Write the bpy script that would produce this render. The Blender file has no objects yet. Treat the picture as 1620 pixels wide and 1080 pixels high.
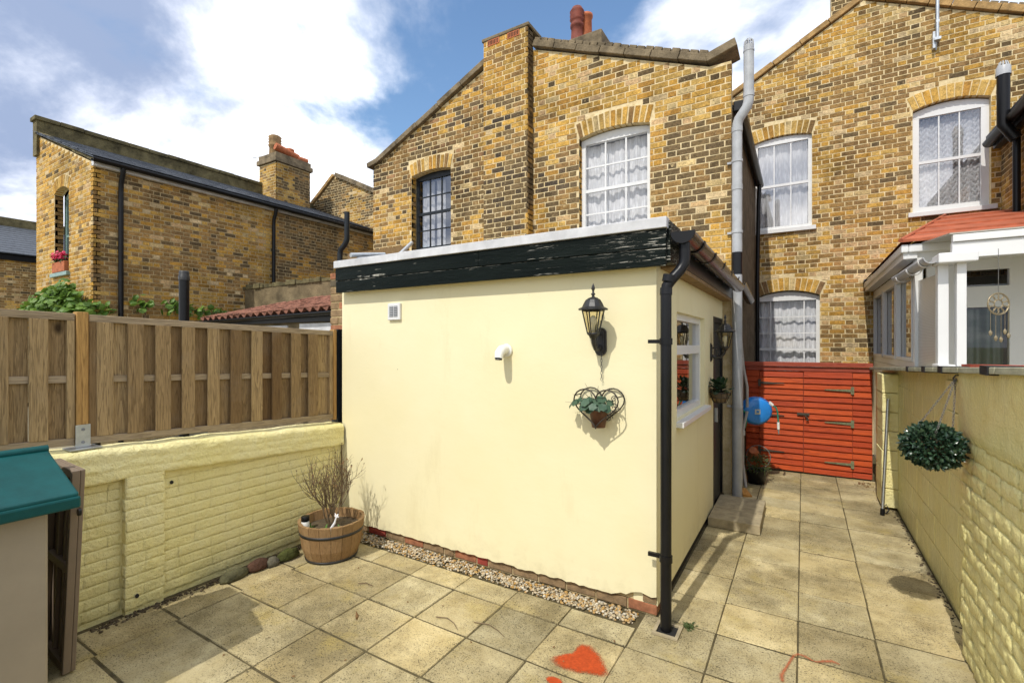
import bpy, math, random
from mathutils import Vector, Matrix, noise as mnoise
from mathutils.geometry import tessellate_polygon
random.seed(7)
R = math.radians
S = bpy.context.scene
COL = S.collection

# ------------------------------------------------------------------ camera, sky, sun, exposure
CAM_H = 1.78
YAW = math.atan2(461, 760)
cam = bpy.data.cameras.new('camera'); cam.sensor_width = 36.0; cam.lens = 36.0 * 760 / 1620
cam.shift_y = 5.0 / 1620; cam.clip_start = 0.05; cam.clip_end = 3000
cam_o = bpy.data.objects.new('camera', cam); COL.objects.link(cam_o)
cam_o.location = (0, 0, CAM_H); cam_o.rotation_euler = (R(90), 0, YAW)
S.camera = cam_o

SUN_TRAVEL = Vector((0.078, 1.0, -1.22)).normalized()
SUN_EL = math.asin(-SUN_TRAVEL.z)
sun = bpy.data.lights.new('sun', 'SUN'); sun.energy = 2.2; sun.angle = R(0.6); sun.color = (1.0, 0.955, 0.87)
sun_o = bpy.data.objects.new('sun', sun); COL.objects.link(sun_o)
sun_o.rotation_euler = SUN_TRAVEL.to_track_quat('-Z', 'Y').to_euler(); sun_o.location = (-2, -10, 20)

world = bpy.data.worlds.new('World'); S.world = world; world.use_nodes = True
wn = world.node_tree.nodes; wl = world.node_tree.links
for n_ in list(wn): wn.remove(n_)
def wnode(t, **k):
    n = wn.new(t)
    for a, b in k.items(): setattr(n, a, b)
    return n
def wmath(op, a, b=None):
    n = wnode('ShaderNodeMath', operation=op)
    for i, x in enumerate((a, b)):
        if x is None: continue
        if isinstance(x, (int, float)): n.inputs[i].default_value = x
        else: wl.new(x, n.inputs[i])
    return n.outputs[0]
sky = wnode('ShaderNodeTexSky', sky_type='NISHITA'); sky.sun_disc = False
sky.sun_elevation = SUN_EL; sky.sun_rotation = math.atan2(-SUN_TRAVEL.x, -SUN_TRAVEL.y)
sky.air_density = 1.5; sky.dust_density = 0.0; sky.ozone_density = 6.0
tc = wnode('ShaderNodeTexCoord'); sep = wnode('ShaderNodeSeparateXYZ'); wl.new(tc.outputs['Generated'], sep.inputs[0])
zz = wmath('ADD', wmath('MAXIMUM', sep.outputs['Z'], 0.0), 0.32)
comb = wnode('ShaderNodeCombineXYZ')
wl.new(wmath('DIVIDE', sep.outputs['X'], zz), comb.inputs[0]); wl.new(wmath('DIVIDE', sep.outputs['Y'], zz), comb.inputs[1])
mp = wnode('ShaderNodeMapping'); wl.new(comb.outputs[0], mp.inputs[0]); mp.inputs['Location'].default_value = (1.2, 0.4, 0.0); mp.inputs['Rotation'].default_value = (0, 0, R(-29))
def wnoise(scale, detail, rough, dist=0.0, off=(0, 0, 0)):
    n = wnode('ShaderNodeTexNoise'); n.inputs['Scale'].default_value = scale; n.inputs['Detail'].default_value = detail
    n.inputs['Roughness'].default_value = rough; n.inputs['Distortion'].default_value = dist
    m = wnode('ShaderNodeMapping'); wl.new(mp.outputs[0], m.inputs[0]); m.inputs['Location'].default_value = off
    wl.new(m.outputs[0], n.inputs['Vector']); return n.outputs['Fac']
def wramp(f, stops):
    r = wnode('ShaderNodeValToRGB'); wl.new(f, r.inputs[0]); r.color_ramp.interpolation = 'EASE'
    e = r.color_ramp.elements
    e[0].position, e[0].color = stops[0][0], (*stops[0][1], 1); e[1].position, e[1].color = stops[1][0], (*stops[1][1], 1)
    for p, c in stops[2:]:
        x = e.new(p); x.color = (*c, 1)
    return r.outputs[0]
cmask = wramp(wnoise(0.95, 9, 0.56, 0.25), [(0.38, (0, 0, 0)), (0.485, (1, 1, 1))])
ccol = wramp(wnoise(1.5, 8, 0.58, 0.15, (3.1, 7.7, 0)), [(0.38, (0.27, 0.34, 0.50)), (0.68, (1.55, 1.54, 1.55))])
bg1 = wnode('ShaderNodeBackground'); wl.new(sky.outputs[0], bg1.inputs[0]); bg1.inputs[1].default_value = 0.105
bg2 = wnode('ShaderNodeBackground'); wl.new(ccol, bg2.inputs[0]); bg2.inputs[1].default_value = 0.88
mixs = wnode('ShaderNodeMixShader'); wl.new(cmask, mixs.inputs[0]); wl.new(bg1.outputs[0], mixs.inputs[1]); wl.new(bg2.outputs[0], mixs.inputs[2])
wout = wnode('ShaderNodeOutputWorld'); wl.new(mixs.outputs[0], wout.inputs[0])

S.view_settings.view_transform = 'Standard'; S.view_settings.look = 'None'
S.view_settings.gamma = 1.0; S.view_settings.use_curve_mapping = False
S.view_settings.exposure = 0.70
S.render.engine = 'CYCLES'; S.cycles.max_bounces = 8; S.cycles.transparent_max_bounces = 16; S.cycles.use_denoising = True

# ------------------------------------------------------------------ helpers: pixels of the view (only to rank bricks by size in view)
_s, _c = math.sin(YAW), math.cos(YAW)
def pix(p):
    d = -_s * p[0] + _c * p[1]
    if d < 0.1: return None
    r = _c * p[0] + _s * p[1]
    return 810 + 760 * r / d, 545 - 760 * (p[2] - CAM_H) / d, d

# ------------------------------------------------------------------ helpers: materials
class NT:
    def __init__(self, name):
        self.m = bpy.data.materials.new(name); self.m.use_nodes = True
        self.n = self.m.node_tree.nodes; self.l = self.m.node_tree.links
        self.b = self.n['Principled BSDF']; self.out = self.n['Material Output']
        self.geo = self.n.new('ShaderNodeNewGeometry'); self.pos = self.geo.outputs['Position']
    def node(self, t, **k):
        x = self.n.new(t)
        for a, b in k.items(): setattr(x, a, b)
        return x
    def put(self, sock, v):
        if isinstance(v, (int, float)): sock.default_value = v
        elif isinstance(v, tuple): sock.default_value = v if len(v) == len(sock.default_value) else (*v, 1)
        else: self.l.new(v, sock)
    def mapping(self, vec=None, scale=(1, 1, 1), loc=(0, 0, 0), rot=(0, 0, 0)):
        x = self.node('ShaderNodeMapping'); self.l.new(vec or self.pos, x.inputs[0])
        x.inputs['Scale'].default_value = scale; x.inputs['Rotation'].default_value = rot
        self.put(x.inputs['Location'], loc); return x.outputs[0]
    def noise(self, scale, detail=4, rough=.6, vec=None, dist=0.):
        x = self.node('ShaderNodeTexNoise'); self.l.new(vec or self.pos, x.inputs['Vector'])
        x.inputs['Scale'].default_value = scale; x.inputs['Detail'].default_value = detail
        x.inputs['Roughness'].default_value = rough; x.inputs['Distortion'].default_value = dist
        return x.outputs['Fac']
    def voronoi(self, scale, vec=None, feature='F1'):
        x = self.node('ShaderNodeTexVoronoi', feature=feature); self.l.new(vec or self.pos, x.inputs['Vector'])
        x.inputs['Scale'].default_value = scale; return x
    def ramp(self, f, *stops):
        x = self.node('ShaderNodeValToRGB'); self.l.new(f, x.inputs[0]); e = x.color_ramp.elements
        cc = lambda c: (c, c, c, 1) if isinstance(c, (int, float)) else (*c, 1)
        e[0].position, e[0].color = stops[0][0], cc(stops[0][1]); e[1].position, e[1].color = stops[1][0], cc(stops[1][1])
        for p, c in stops[2:]: e.new(p).color = cc(c)
        return x.outputs[0]
    def mix(self, f, a, b, mode='MIX'):
        x = self.node('ShaderNodeMix', data_type='RGBA', blend_type=mode)
        self.put(x.inputs[0], f); self.put(x.inputs[6], a); self.put(x.inputs[7], b); return x.outputs[2]
    def math(self, op, a, b=0.):
        x = self.node('ShaderNodeMath', operation=op); self.put(x.inputs[0], a); self.put(x.inputs[1], b); return x.outputs[0]
    def bump(self, h, strength=.4, dist=.01):
        x = self.node('ShaderNodeBump'); self.l.new(h, x.inputs['Height']); x.inputs['Strength'].default_value = strength
        x.inputs['Distance'].default_value = dist; self.l.new(x.outputs[0], self.b.inputs['Normal'])
    def fin(self, col=None, rough=.8, spec=.3, metal=0.):
        if col is not None: self.put(self.b.inputs['Base Color'], col)
        self.put(self.b.inputs['Roughness'], rough); self.b.inputs['Specular IOR Level'].default_value = spec
        self.b.inputs['Metallic'].default_value = metal; return self.m
def sc(c, k): return tuple(x * k for x in c)
def mat(name, col, rough=.7, var=.25, scale=9., bscale=0., bstr=.3, bdist=.004, spec=.3, metal=0., stretch=(1, 1, 1)):
    t = NT(name); v = t.mapping(scale=stretch)
    f = t.noise(scale, 5, .65, v)
    c = t.mix(t.ramp(f, (.3, 0), (.7, 1)), sc(col, 1 - var), sc(col, 1 + var * .6))
    if bscale: t.bump(t.noise(bscale, 4, .6, v), bstr, bdist)
    return t.fin(c, rough, spec, metal)

def brick_mat(name, src):
    t = NT(name)
    if src == 'object': c = t.node('ShaderNodeObjectInfo').outputs['Color']
    else: c = t.node('ShaderNodeAttribute', attribute_name='bcol').outputs['Color']
    f = t.noise(38, 5, .7)
    c = t.mix(1., c, t.ramp(f, (.25, .50), (.5, 1.0), (.78, 1.4)), 'MULTIPLY')
    c = t.mix(1., c, t.ramp(t.noise(1.1, 5, .7, t.mapping(scale=(1, 1, .8))), (.30, 1.15), (.50, .98), (.68, .46)), 'MULTIPLY')
    c = t.mix(1., c, t.ramp(t.noise(13, 5, .75), (.30, 1.22), (.5, 1.0), (.70, .62)), 'MULTIPLY')
    c = t.mix(t.ramp(t.noise(9.5, 6, .8, t.mapping(loc=(1, 8, 4))), (.60, 0), (.67, .75)), c, (.62, .48, .26))
    sp = t.noise(95, 3, .6)
    c = t.mix(t.ramp(sp, (.58, 0), (.68, .8)), c, (.07, .055, .04))
    c = t.mix(t.ramp(t.noise(70, 3, .6, t.mapping(loc=(5, 3, 2))), (.62, 0), (.72, .5)), c, (.62, .50, .30))
    t.bump(t.noise(70, 5, .7), .9, .008)
    c = t.mix(1., c, (.93, .90, .84), 'MULTIPLY')
    return t.fin(c, .92, .15)
M = {}
M['brick'] = brick_mat('stock_brick', 'object'); M['bricks'] = brick_mat('stock_brick_mass', 'attr')
def mortar(name, a, b, dirt):
    t = NT(name); c = t.mix(t.ramp(t.noise(14, 5, .7), (.35, 0), (.7, 1)), a, b)
    c = t.mix(t.ramp(t.noise(1.3, 4, .7), (.5, 0), (.75, dirt)), c, (.10, .08, .055))
    t.bump(t.noise(60, 5, .7), .6, .006); return t.fin(c, .95, .1)
M['mortar'] = mortar('pale_mortar', (.56, .43, .22), (.80, .66, .41), .35)
M['mortar_r'] = mortar('pale_mortar_right', (.58, .45, .23), (.80, .67, .42), .15)
M['mortar_l'] = mortar('mortar_left', (.34, .25, .12), (.58, .46, .26), .4)

# cream masonry paint, smooth render on the extension
t = NT('cream_render'); f = t.noise(1.2, 5, .6); c = t.mix(t.ramp(f, (.3, 0), (.75, 1)), (.76, .685, .42), (.79, .725, .48))
c = t.mix(t.ramp(t.noise(26, 3, .7), (.66, 0), (.78, .16)), c, (.5, .42, .2))
zs = t.node('ShaderNodeSeparateXYZ'); t.l.new(t.pos, zs.inputs[0])
c = t.mix(t.math('MULTIPLY', t.ramp(zs.outputs['Z'], (.1, .55), (.32, 0)), t.ramp(t.noise(7, 5, .7), (.45, 0), (.7, .6))), c, (.42, .36, .2))
c = t.mix(t.ramp(t.noise(2.2, 6, .75, t.mapping(scale=(1, 1, .25))), (.56, 0), (.74, .32)), c, (.56, .46, .23))
c = t.mix(t.ramp(t.voronoi(3.1).outputs['Distance'], (.012, .8), (.018, 0)), c, (.2, .17, .1))
t.bump(t.math('ADD', t.noise(4, 6, .6, t.mapping(scale=(.6, 1, 1))), t.math('MULTIPLY', t.noise(40, 4, .6), .1)), .25, .015); M['render'] = t.fin(c, .62, .3)
# painted brick, left wall
def paint(name, a, b, stain, rough, bs, bd, spec=.35):
    t = NT(name); c = t.mix(t.ramp(t.noise(2.5, 6, .65), (.3, 0), (.72, 1)), a, b)
    c = t.mix(t.ramp(t.noise(1.7, 7, .75, t.mapping(loc=(3, 1, 9), scale=(1, 1, .7))), (.60, 0), (.80, .6)), c, stain)
    zs = t.node('ShaderNodeSeparateXYZ'); t.l.new(t.pos, zs.inputs[0])
    c = t.mix(t.math('MULTIPLY', t.ramp(zs.outputs['Z'], (.0, 1), (.30, 0)), t.ramp(t.noise(6, 5, .7), (.35, .1), (.7, .7))), c, (.38, .36, .16))
    c = t.mix(t.ramp(t.noise(19, 5, .75), (.63, 0), (.74, .45)), c, sc(stain, .6))
    h = t.math('ADD', t.noise(9, 6, .65), t.math('MULTIPLY', t.noise(48, 5, .7), .5))
    t.bump(h, bs, bd); return t.fin(c, rough, spec)
M['paint_l'] = paint('yellow_masonry_paint', (.89, .79, .34), (.91, .83, .46), (.68, .51, .14), .6, 1.0, .03)
M['paint_r'] = paint('olive_yellow_masonry_paint', (.88, .77, .30), (.90, .82, .40), (.62, .51, .15), .22, 1.0, .025, .55)
# concrete paving slabs
t = NT('concrete_slab'); oc = t.node('ShaderNodeObjectInfo')
big = t.noise(.9, 7, .72); mid = t.noise(4.2, 6, .7); fine = t.noise(85, 4, .7)
c = t.mix(t.ramp(mid, (.3, 0), (.7, 1)), (.39, .31, .15), (.58, .495, .29))
c = t.mix(1., c, oc.outputs['Color'], 'MULTIPLY')
c = t.mix(t.ramp(big, (.44, 0), (.62, .72)), c, (.14, .112, .055))
c = t.mix(t.ramp(t.noise(2.6, 5, .7, t.mapping(loc=(9, 4, 0))), (.54, 0), (.76, .6)), c, (.42, .32, .09))
spk = t.math('ADD', t.ramp(t.noise(120, 3, .6), (.57, 0), (.63, 1)), t.ramp(t.noise(62, 4, .7), (.60, 0), (.64, 1)))
zone = t.ramp(t.math('ADD', t.math('MULTIPLY', big, .6), t.math('MULTIPLY', t.noise(2.2, 5, .75, t.mapping(loc=(2, 7, 0))), .4)), (.40, .22), (.53, 1))
spc = t.math('MULTIPLY', t.math('MINIMUM', spk, 1.), t.math('MULTIPLY', zone, .85))
c = t.mix(spc, c, (.04, .034, .024))
c = t.mix(t.ramp(fine, (.56, 0), (.72, .45)), c, (.13, .105, .06))
t.bump(t.math('SUBTRACT', t.noise(60, 5, .7), t.math('MULTIPLY', spc, .8)), .55, .006); M['slab'] = t.fin(c, .88, .2)
M['joint'] = mat('mossy_joint', (.10, .08, .038), .95, .5, 12, 60, .8, .01)
M['soil'] = mat('garden_soil', (.10, .075, .045), .95, .5, 8, 50, .8, .02)
M['far_ground'] = mat('far_ground', (.30, .27, .18), .95, .3, .8)

def wood(name, cols, axis, ringscale=9., rough=.75, gscale=1., knots=True, offs=13.):
    """boards: grain stretched along axis, offset for each board"""
    t = NT(name); oi = t.node('ShaderNodeObjectInfo')
    st = {'z': (1, 1, .06), 'x': (.06, 1, 1), 'y': (1, .06, 1)}[axis]
    sep = t.node('ShaderNodeCombineXYZ')
    for i, k in enumerate((1., 2.7, 1.9)): t.put(sep.inputs[i], t.math('MULTIPLY', oi.outputs['Random'], offs * k))
    v = t.mapping(scale=st, loc=sep.outputs[0])
    g = t.noise(11 * gscale, 3, .5, v, 1.6)
    rings = t.math('FRACT', t.math('MULTIPLY', g, ringscale))
    line = t.ramp(rings, (.0, .0), (.55, .35), (.9, 1.), (1., 0.))
    c = t.mix(t.ramp(oi.outputs['Random'], (.0, 0), (1., 1)), cols[0], cols[1])
    c = t.mix(t.math('MULTIPLY', line, .55), c, cols[2])
    c = t.mix(t.ramp(t.noise(170, 2, .6, t.mapping(scale=st, loc=sep.outputs[0])), (.5, 0), (.72, .5)), c, sc(cols[2], .55))
    if knots:
        k = t.voronoi(3.4, t.mapping(scale={'z': (1, 1, .55), 'x': (.55, 1, 1), 'y': (1, .55, 1)}[axis], loc=sep.outputs[0])).outputs['Distance']
        c = t.mix(t.ramp(k, (.05, .92), (.11, 0)), c, sc(cols[2], .35))
    c = t.mix(t.ramp(t.noise(2.3, 5, .7), (.52, 0), (.75, .45)), c, cols[3])
    t.bump(t.math('ADD', t.math('MULTIPLY', line, -.5), t.noise(130, 3, .6, v)), .5, .004)
    return t.fin(c, rough, .2)
M['fence'] = wood('weathered_fence_wood', ((.17, .10, .042), (.46, .325, .16), (.085, .048, .02), (.24, .185, .125)), 'z', 6., .8, 1.9)
M['fence_y'] = wood('weathered_rail_wood', ((.34, .26, .16), (.40, .31, .20), (.16, .115, .07), (.25, .20, .15)), 'y')
M['post'] = wood('golden_post_wood', ((.46, .26, .085), (.50, .30, .10), (.20, .10, .03), (.42, .25, .10)), 'z')
M['gate'] = wood('red_stained_wood', ((.40, .050, .009), (.54, .085, .012), (.20, .020, .005), (.40, .06, .014)), 'x', 7, .55)
M['gate_dark'] = wood('dark_red_stained_wood', ((.34, .07, .04), (.38, .09, .05), (.20, .035, .02), (.40, .12, .08)), 'x', 7, .6)
M['barrel'] = wood('oak_staves', ((.27, .165, .075), (.35, .225, .11), (.20, .11, .045), (.30, .20, .10)), 'z', 9, .7, knots=False)
M['plank'] = wood('orange_offcut', ((.55, .27, .07), (.58, .30, .09), (.35, .16, .04), (.5, .28, .1)), 'y', 7, .7, knots=False)
# flaking dark fascia
t = NT('flaking_black_paint'); v = t.mapping(scale=(.22, 1, 1.4))
c = t.mix(t.ramp(t.noise(5, 5, .7, v), (.35, 0), (.7, 1)), (.0025, .005, .004), (.007, .011, .009))
pk = t.math('MULTIPLY', t.ramp(t.noise(30, 4, .75, t.mapping(scale=(.06, 1, 1.6))), (.61, 0), (.635, 1)), t.ramp(t.noise(2.4, 4, .7), (.53, 0), (.62, 1)))
xs = t.node('ShaderNodeSeparateXYZ'); t.l.new(t.pos, xs.inputs[0])
fl = t.noise(75, 4, .75, t.mapping(scale=(.07, 1, 1.3), loc=(4, 0, 2)))
endw = t.math('MULTIPLY', t.ramp(fl, (.585, 0), (.605, 1)), t.ramp(t.math('ADD', xs.outputs['X'], 1.42), (.15, 0), (.62, 1)))
jn = t.math('MULTIPLY', t.ramp(t.math('ABSOLUTE', t.math('SUBTRACT', xs.outputs['Z'], 2.3855)), (.0022, 1), (.0036, 0)), t.ramp(t.noise(16, 4, .7, t.mapping(scale=(.5, 1, 1))), (.46, 0), (.54, 1)))
c = t.mix(t.math('MINIMUM', t.math('ADD', pk, t.math('ADD', endw, jn)), 1.), c, (.50, .48, .41)); t.bump(t.noise(26, 5, .7, v), .8, .008); M['fascia'] = t.fin(c, .42, .09)
M['black'] = mat('black_plastic', (.007, .007, .008), .36, .3, 6, 0, spec=.28)
M['blackmetal'] = mat('black_iron', (.022, .021, .020), .45, .5, 40, 90, .3, .002, spec=.5)
M['rustiron'] = mat('dark_bronze_iron', (.045, .035, .026), .5, .5, 50, 90, .3, .002, spec=.5, metal=.3)
M['brownplastic'] = mat('worn_brown_black_gutter', (.040, .024, .016), .25, .6, 4, 0, spec=.6)
M['greypipe'] = mat('grey_pvc_pipe', (.42, .43, .44), .42, .22, 5, 0, spec=.4)
M['conduit'] = mat('grey_conduit', (.36, .34, .32), .5, .2, 9)
M['pvc'] = mat('white_pvc', (.70, .70, .69), .30, .04, 4, 0, spec=.45)
M['white'] = mat('white_gloss_paint', (.70, .70, .69), .4, .08, 12, 60, .2, .002)
M['whiteroof'] = mat('white_trim_strip', (.58, .58, .59), .5, .25, 5)
M['lead'] = mat('grey_lead', (.22, .23, .25), .5, .3, 12, 30, .3, .005)
M['roofdeck'] = mat('grey_felt_deck', (.28, .28, .28), .9, .3, 9, 60, .4, .004)
M['darksash'] = mat('dark_sash_paint', (.016, .020, .024), .35, .3, 12)
M['greensash'] = mat('sage_green_sash_paint', (.22, .33, .30), .45, .15, 9)
M['stone'] = mat('weathered_coping_stone', (.20, .155, .095), .92, .65, 4.5, 40, .9, .012)
M['stone_r'] = mat('orange_coping_stone', (.40, .25, .10), .92, .5, 6, 40, .9, .012)
M['moss_stone'] = mat('mossy_parapet_stone', (.15, .125, .06), .95, .7, 4, 35, 1., .015)
M['slate'] = mat('grey_slate', (.075, .085, .10), .5, .45, 11, 30, .4, .004, spec=.4)
M['terracotta'] = mat('terracotta', (.42, .13, .055), .8, .35, 14, 60, .4, .003)
M['pot_red'] = mat('red_chimney_pot', (.19, .048, .03), .7, .4, 9, 50, .4, .004)
M['pot_buff'] = mat('buff_chimney_pot', (.30, .19, .09), .8, .6, 9, 50, .4, .004)
M['rustpot'] = mat('brown_flower_pot', (.13, .06, .035), .6, .4, 20)
M['pantile'] = mat('old_pantile', (.26, .115, .075), .85, .7, 13, 60, .6, .005)
M['shingle'] = mat('red_felt_shingle', (.40, .11, .052), .85, .4, 5, 140, .6, .003)
M['brownrender'] = mat('old_brown_render', (.19, .145, .08), .95, .55, 3, 40, .9, .015)
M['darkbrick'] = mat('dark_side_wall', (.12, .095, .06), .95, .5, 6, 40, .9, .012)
M['red_brick'] = mat('red_plinth_brick', (.34, .14, .07), .88, .45, 16, 70, .6, .004)
M['red_brick2'] = mat('bright_red_brick', (.33, .06, .04), .85, .25, 16, 70, .6, .004)
M['buff_brick'] = mat('shade_toned_buff_brick', (.27, .18, .095), .9, .45, 14, 70, .6, .004)  # buff brick, darkened to carry the shade under the render edge
M['dark_gap'] = mat('dark_gap', (.03, .025, .018), .95, .3, 9)
M['interior'] = mat('dark_room', (.05, .05, .055), .9, .2, 3)
M['coping'] = mat('concrete_coping', (.40, .385, .27), .9, .3, 9, 60, .6, .005)
M['step'] = mat('concrete_step', (.36, .30, .19), .9, .35, 10, 90, .6, .005)
M['galv'] = mat('galvanised_steel', (.50, .53, .55), .38, .2, 22, 0, spec=.5, metal=.7)
M['chrome'] = mat('steel_tube', (.55, .55, .54), .25, .15, 8, 0, metal=.9)
M['patina'] = mat('green_patina_hinge', (.20, .21, .12), .55, .5, 30, 80, .4, .002, metal=.2)
M['hinge_dark'] = mat('dark_hinge', (.07, .055, .04), .6, .4, 30, 80, .4, .002)
M['teal'] = mat('teal_plastic_roof', (.003, .066, .066), .45, .35, 4, 120, .2, .002, spec=.22)
M['beige'] = mat('beige_plastic', (.30, .255, .19), .5, .08, 5, 160, .15, .002)
M['taupe'] = mat('taupe_plastic', (.215, .165, .12), .5, .12, 6, 160, .15, .002)
M['blue'] = mat('blue_plastic', (.02, .21, .62), .3, .08, 5, 0, spec=.5)
M['hosegreen'] = mat('green_hose', (.02, .20, .13), .4, .1, 5)
M['whiteplastic'] = mat('white_plastic', (.78, .77, .72), .4, .06, 9)
M['rock1'] = mat('mossy_rock', (.085, .08, .04), .95, .6, 9, 40, 1., .02)
M['rock2'] = mat('red_brown_rock', (.085, .042, .026), .95, .6, 9, 40, 1., .02)
M['rock3'] = mat('green_moss_rock', (.075, .082, .02), .95, .6, 9, 40, 1., .02)
M['rock4'] = mat('pale_grey_rock', (.11, .10, .07), .95, .7, 13, 40, 1., .02)
M['bark'] = mat('dry_twig_bark', (.17, .12, .07), .9, .4, 25)
M['dry'] = mat('dry_leaf', (.20, .11, .045), .85, .4, 30)
M['tag'] = mat('white_tag', (.8, .8, .82), .5, .05, 9)
M['chainm'] = mat('steel_chain', (.20, .19, .17), .4, .3, 40, metal=.6)
M['bronze'] = mat('brass_wire', (.32, .26, .16), .4, .2, 40, metal=.6)
M['strap'] = mat('black_tape', (.02, .02, .02), .6, .2, 9)
M['redpaint'] = mat('red_painted_edge', (.50, .10, .06), .7, .25, 14)
def leafmat(name, a, b, rough=.5, spec=.4, trans=.25):
    t = NT(name); g = t.geo.outputs['Random Per Island']
    c = t.mix(g, a, b); c = t.mix(t.ramp(t.noise(35, 3, .6), (.4, 0), (.7, .35)), c, sc(a, .5))
    t.fin(c, rough, spec)
    tr = t.node('ShaderNodeBsdfTranslucent'); t.l.new(c, tr.inputs[0]); mx = t.node('ShaderNodeMixShader'); mx.inputs[0].default_value = trans
    t.l.new(t.b.outputs[0], mx.inputs[1]); t.l.new(tr.outputs[0], mx.inputs[2]); t.l.new(mx.outputs[0], t.out.inputs[0]); return t.m
M['leaf_ivy'] = leafmat('bright_vine_leaf', (.075, .16, .018), (.16, .27, .035))
M['leaf_dark'] = leafmat('dark_glossy_leaf', (.010, .030, .012), (.035, .075, .032), .28, .6, .1)
M['leaf_ger'] = leafmat('geranium_leaf', (.035, .085, .045), (.09, .15, .09), .5, .4, .15)
M['leaf_box'] = leafmat('topiary_leaf', (.010, .030, .018), (.055, .105, .055), .25, .6, .08)
M['leaf_mid'] = leafmat('mid_green_leaf', (.05, .085, .02), (.11, .15, .05))
M['leaf_sprig'] = leafmat('fresh_sprout', (.09, .20, .03), (.15, .30, .06))
M['petal'] = leafmat('pink_red_petal', (.62, .03, .09), (.75, .07, .16))
# glass: clear pane with a sky reflection; opal polycarbonate
def glass(name, fac, tint=(1, 1, 1), rough=.01):
    t = NT(name); t.n.remove(t.b)
    tr = t.node('ShaderNodeBsdfTransparent'); tr.inputs[0].default_value = (*tint, 1)
    gl = t.node('ShaderNodeBsdfGlossy'); gl.inputs['Roughness'].default_value = rough
    lw = t.node('ShaderNodeLayerWeight'); lw.inputs[0].default_value = .5
    f = t.math('ADD', t.math('MULTIPLY', t.math('POWER', lw.outputs['Facing'], 3.), .6), fac); mx = t.node('ShaderNodeMixShader'); t.l.new(f, mx.inputs[0])
    t.l.new(tr.outputs[0], mx.inputs[1]); t.l.new(gl.outputs[0], mx.inputs[2]); t.l.new(mx.outputs[0], t.out.inputs[0]); return t.m
M['glass'] = glass('window_glass', .07); M['glass_r'] = glass('reflective_window_glass', .30); M['glass_l'] = glass('lantern_glass', .04, (.9, .85, .7))
t = NT('corrugated_polycarbonate'); t.fin((.52, .49, .42), .35, .4)
w = t.node('ShaderNodeTexWave', bands_direction='Z'); t.l.new(t.pos, w.inputs[0]); w.inputs['Scale'].default_value = 22; w.inputs['Distortion'].default_value = 1.5
t.put(t.b.inputs['Base Color'], t.mix(w.outputs['Fac'], (.42, .39, .32), (.60, .57, .50)))
t.b.inputs['Transmission Weight'].default_value = .35; t.bump(w.outputs['Fac'], .3, .004); M['polycarb'] = t.m
t = NT('lace_net'); lc = t.ramp(t.voronoi(40, t.mapping(scale=(1, 1, .16))).outputs['Distance'], (.25, .0), (.55, 1))
c = t.mix(t.ramp(t.noise(6, 4, .6), (.35, 0), (.7, 1)), (.84, .85, .88), (.93, .93, .95))
t.fin(c, .9, .1); tp = t.node('ShaderNodeBsdfTransparent'); tl = t.node('ShaderNodeBsdfTranslucent'); tl.inputs[0].default_value = (.8, .8, .82, 1)
m1 = t.node('ShaderNodeMixShader'); m1.inputs[0].default_value = .25; t.l.new(t.b.outputs[0], m1.inputs[1]); t.l.new(tl.outputs[0], m1.inputs[2])
m2 = t.node('ShaderNodeMixShader'); t.put(m2.inputs[0], t.math('MULTIPLY', lc, .22)); t.l.new(m1.outputs[0], m2.inputs[1]); t.l.new(tp.outputs[0], m2.inputs[2])
t.l.new(m2.outputs[0], t.out.inputs[0]); M['lace'] = t.m
# gravel, colour for each pebble
t = NT('pebble'); c = t.ramp(t.geo.outputs['Random Per Island'], (0., (.36, .30, .19)), (.3, (.50, .43, .30)), (.5, (.42, .24, .06)), (.7, (.22, .18, .12)), (.86, (.58, .53, .42)), (1., (.46, .29, .09)))
M['pebble'] = t.fin(c, .7, .3)
# sprayed paint on the paving (ragged, speckled edge)
def spray(name, col, lo, hi):
    t = NT(name); a = t.node('ShaderNodeAttribute', attribute_name='edge').outputs['Fac']
    f = t.math('ADD', a, t.math('ADD', t.math('MULTIPLY', t.math('SUBTRACT', t.noise(150, 4, .8), .5), 1.5), t.math('MULTIPLY', t.math('SUBTRACT', t.noise(14, 5, .7), .5), .5)))
    c = t.mix(t.ramp(t.noise(60, 4, .7), (.35, 0), (.7, 1)), sc(col, .75), sc(col, 1.15)); t.fin(c, .85, .2)
    tp = t.node('ShaderNodeBsdfTransparent'); mx = t.node('ShaderNodeMixShader'); t.l.new(t.ramp(f, (lo, 0), (hi, .93)), mx.inputs[0])
    t.l.new(tp.outputs[0], mx.inputs[1]); t.l.new(t.b.outputs[0], mx.inputs[2]); t.l.new(mx.outputs[0], t.out.inputs[0]); return t.m
M['spray'] = spray('orange_red_spray', (.46, .066, .014), .16, .5); M['spray2'] = spray('faded_red_scrape', (.46, .12, .05), .38, .95)

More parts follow.
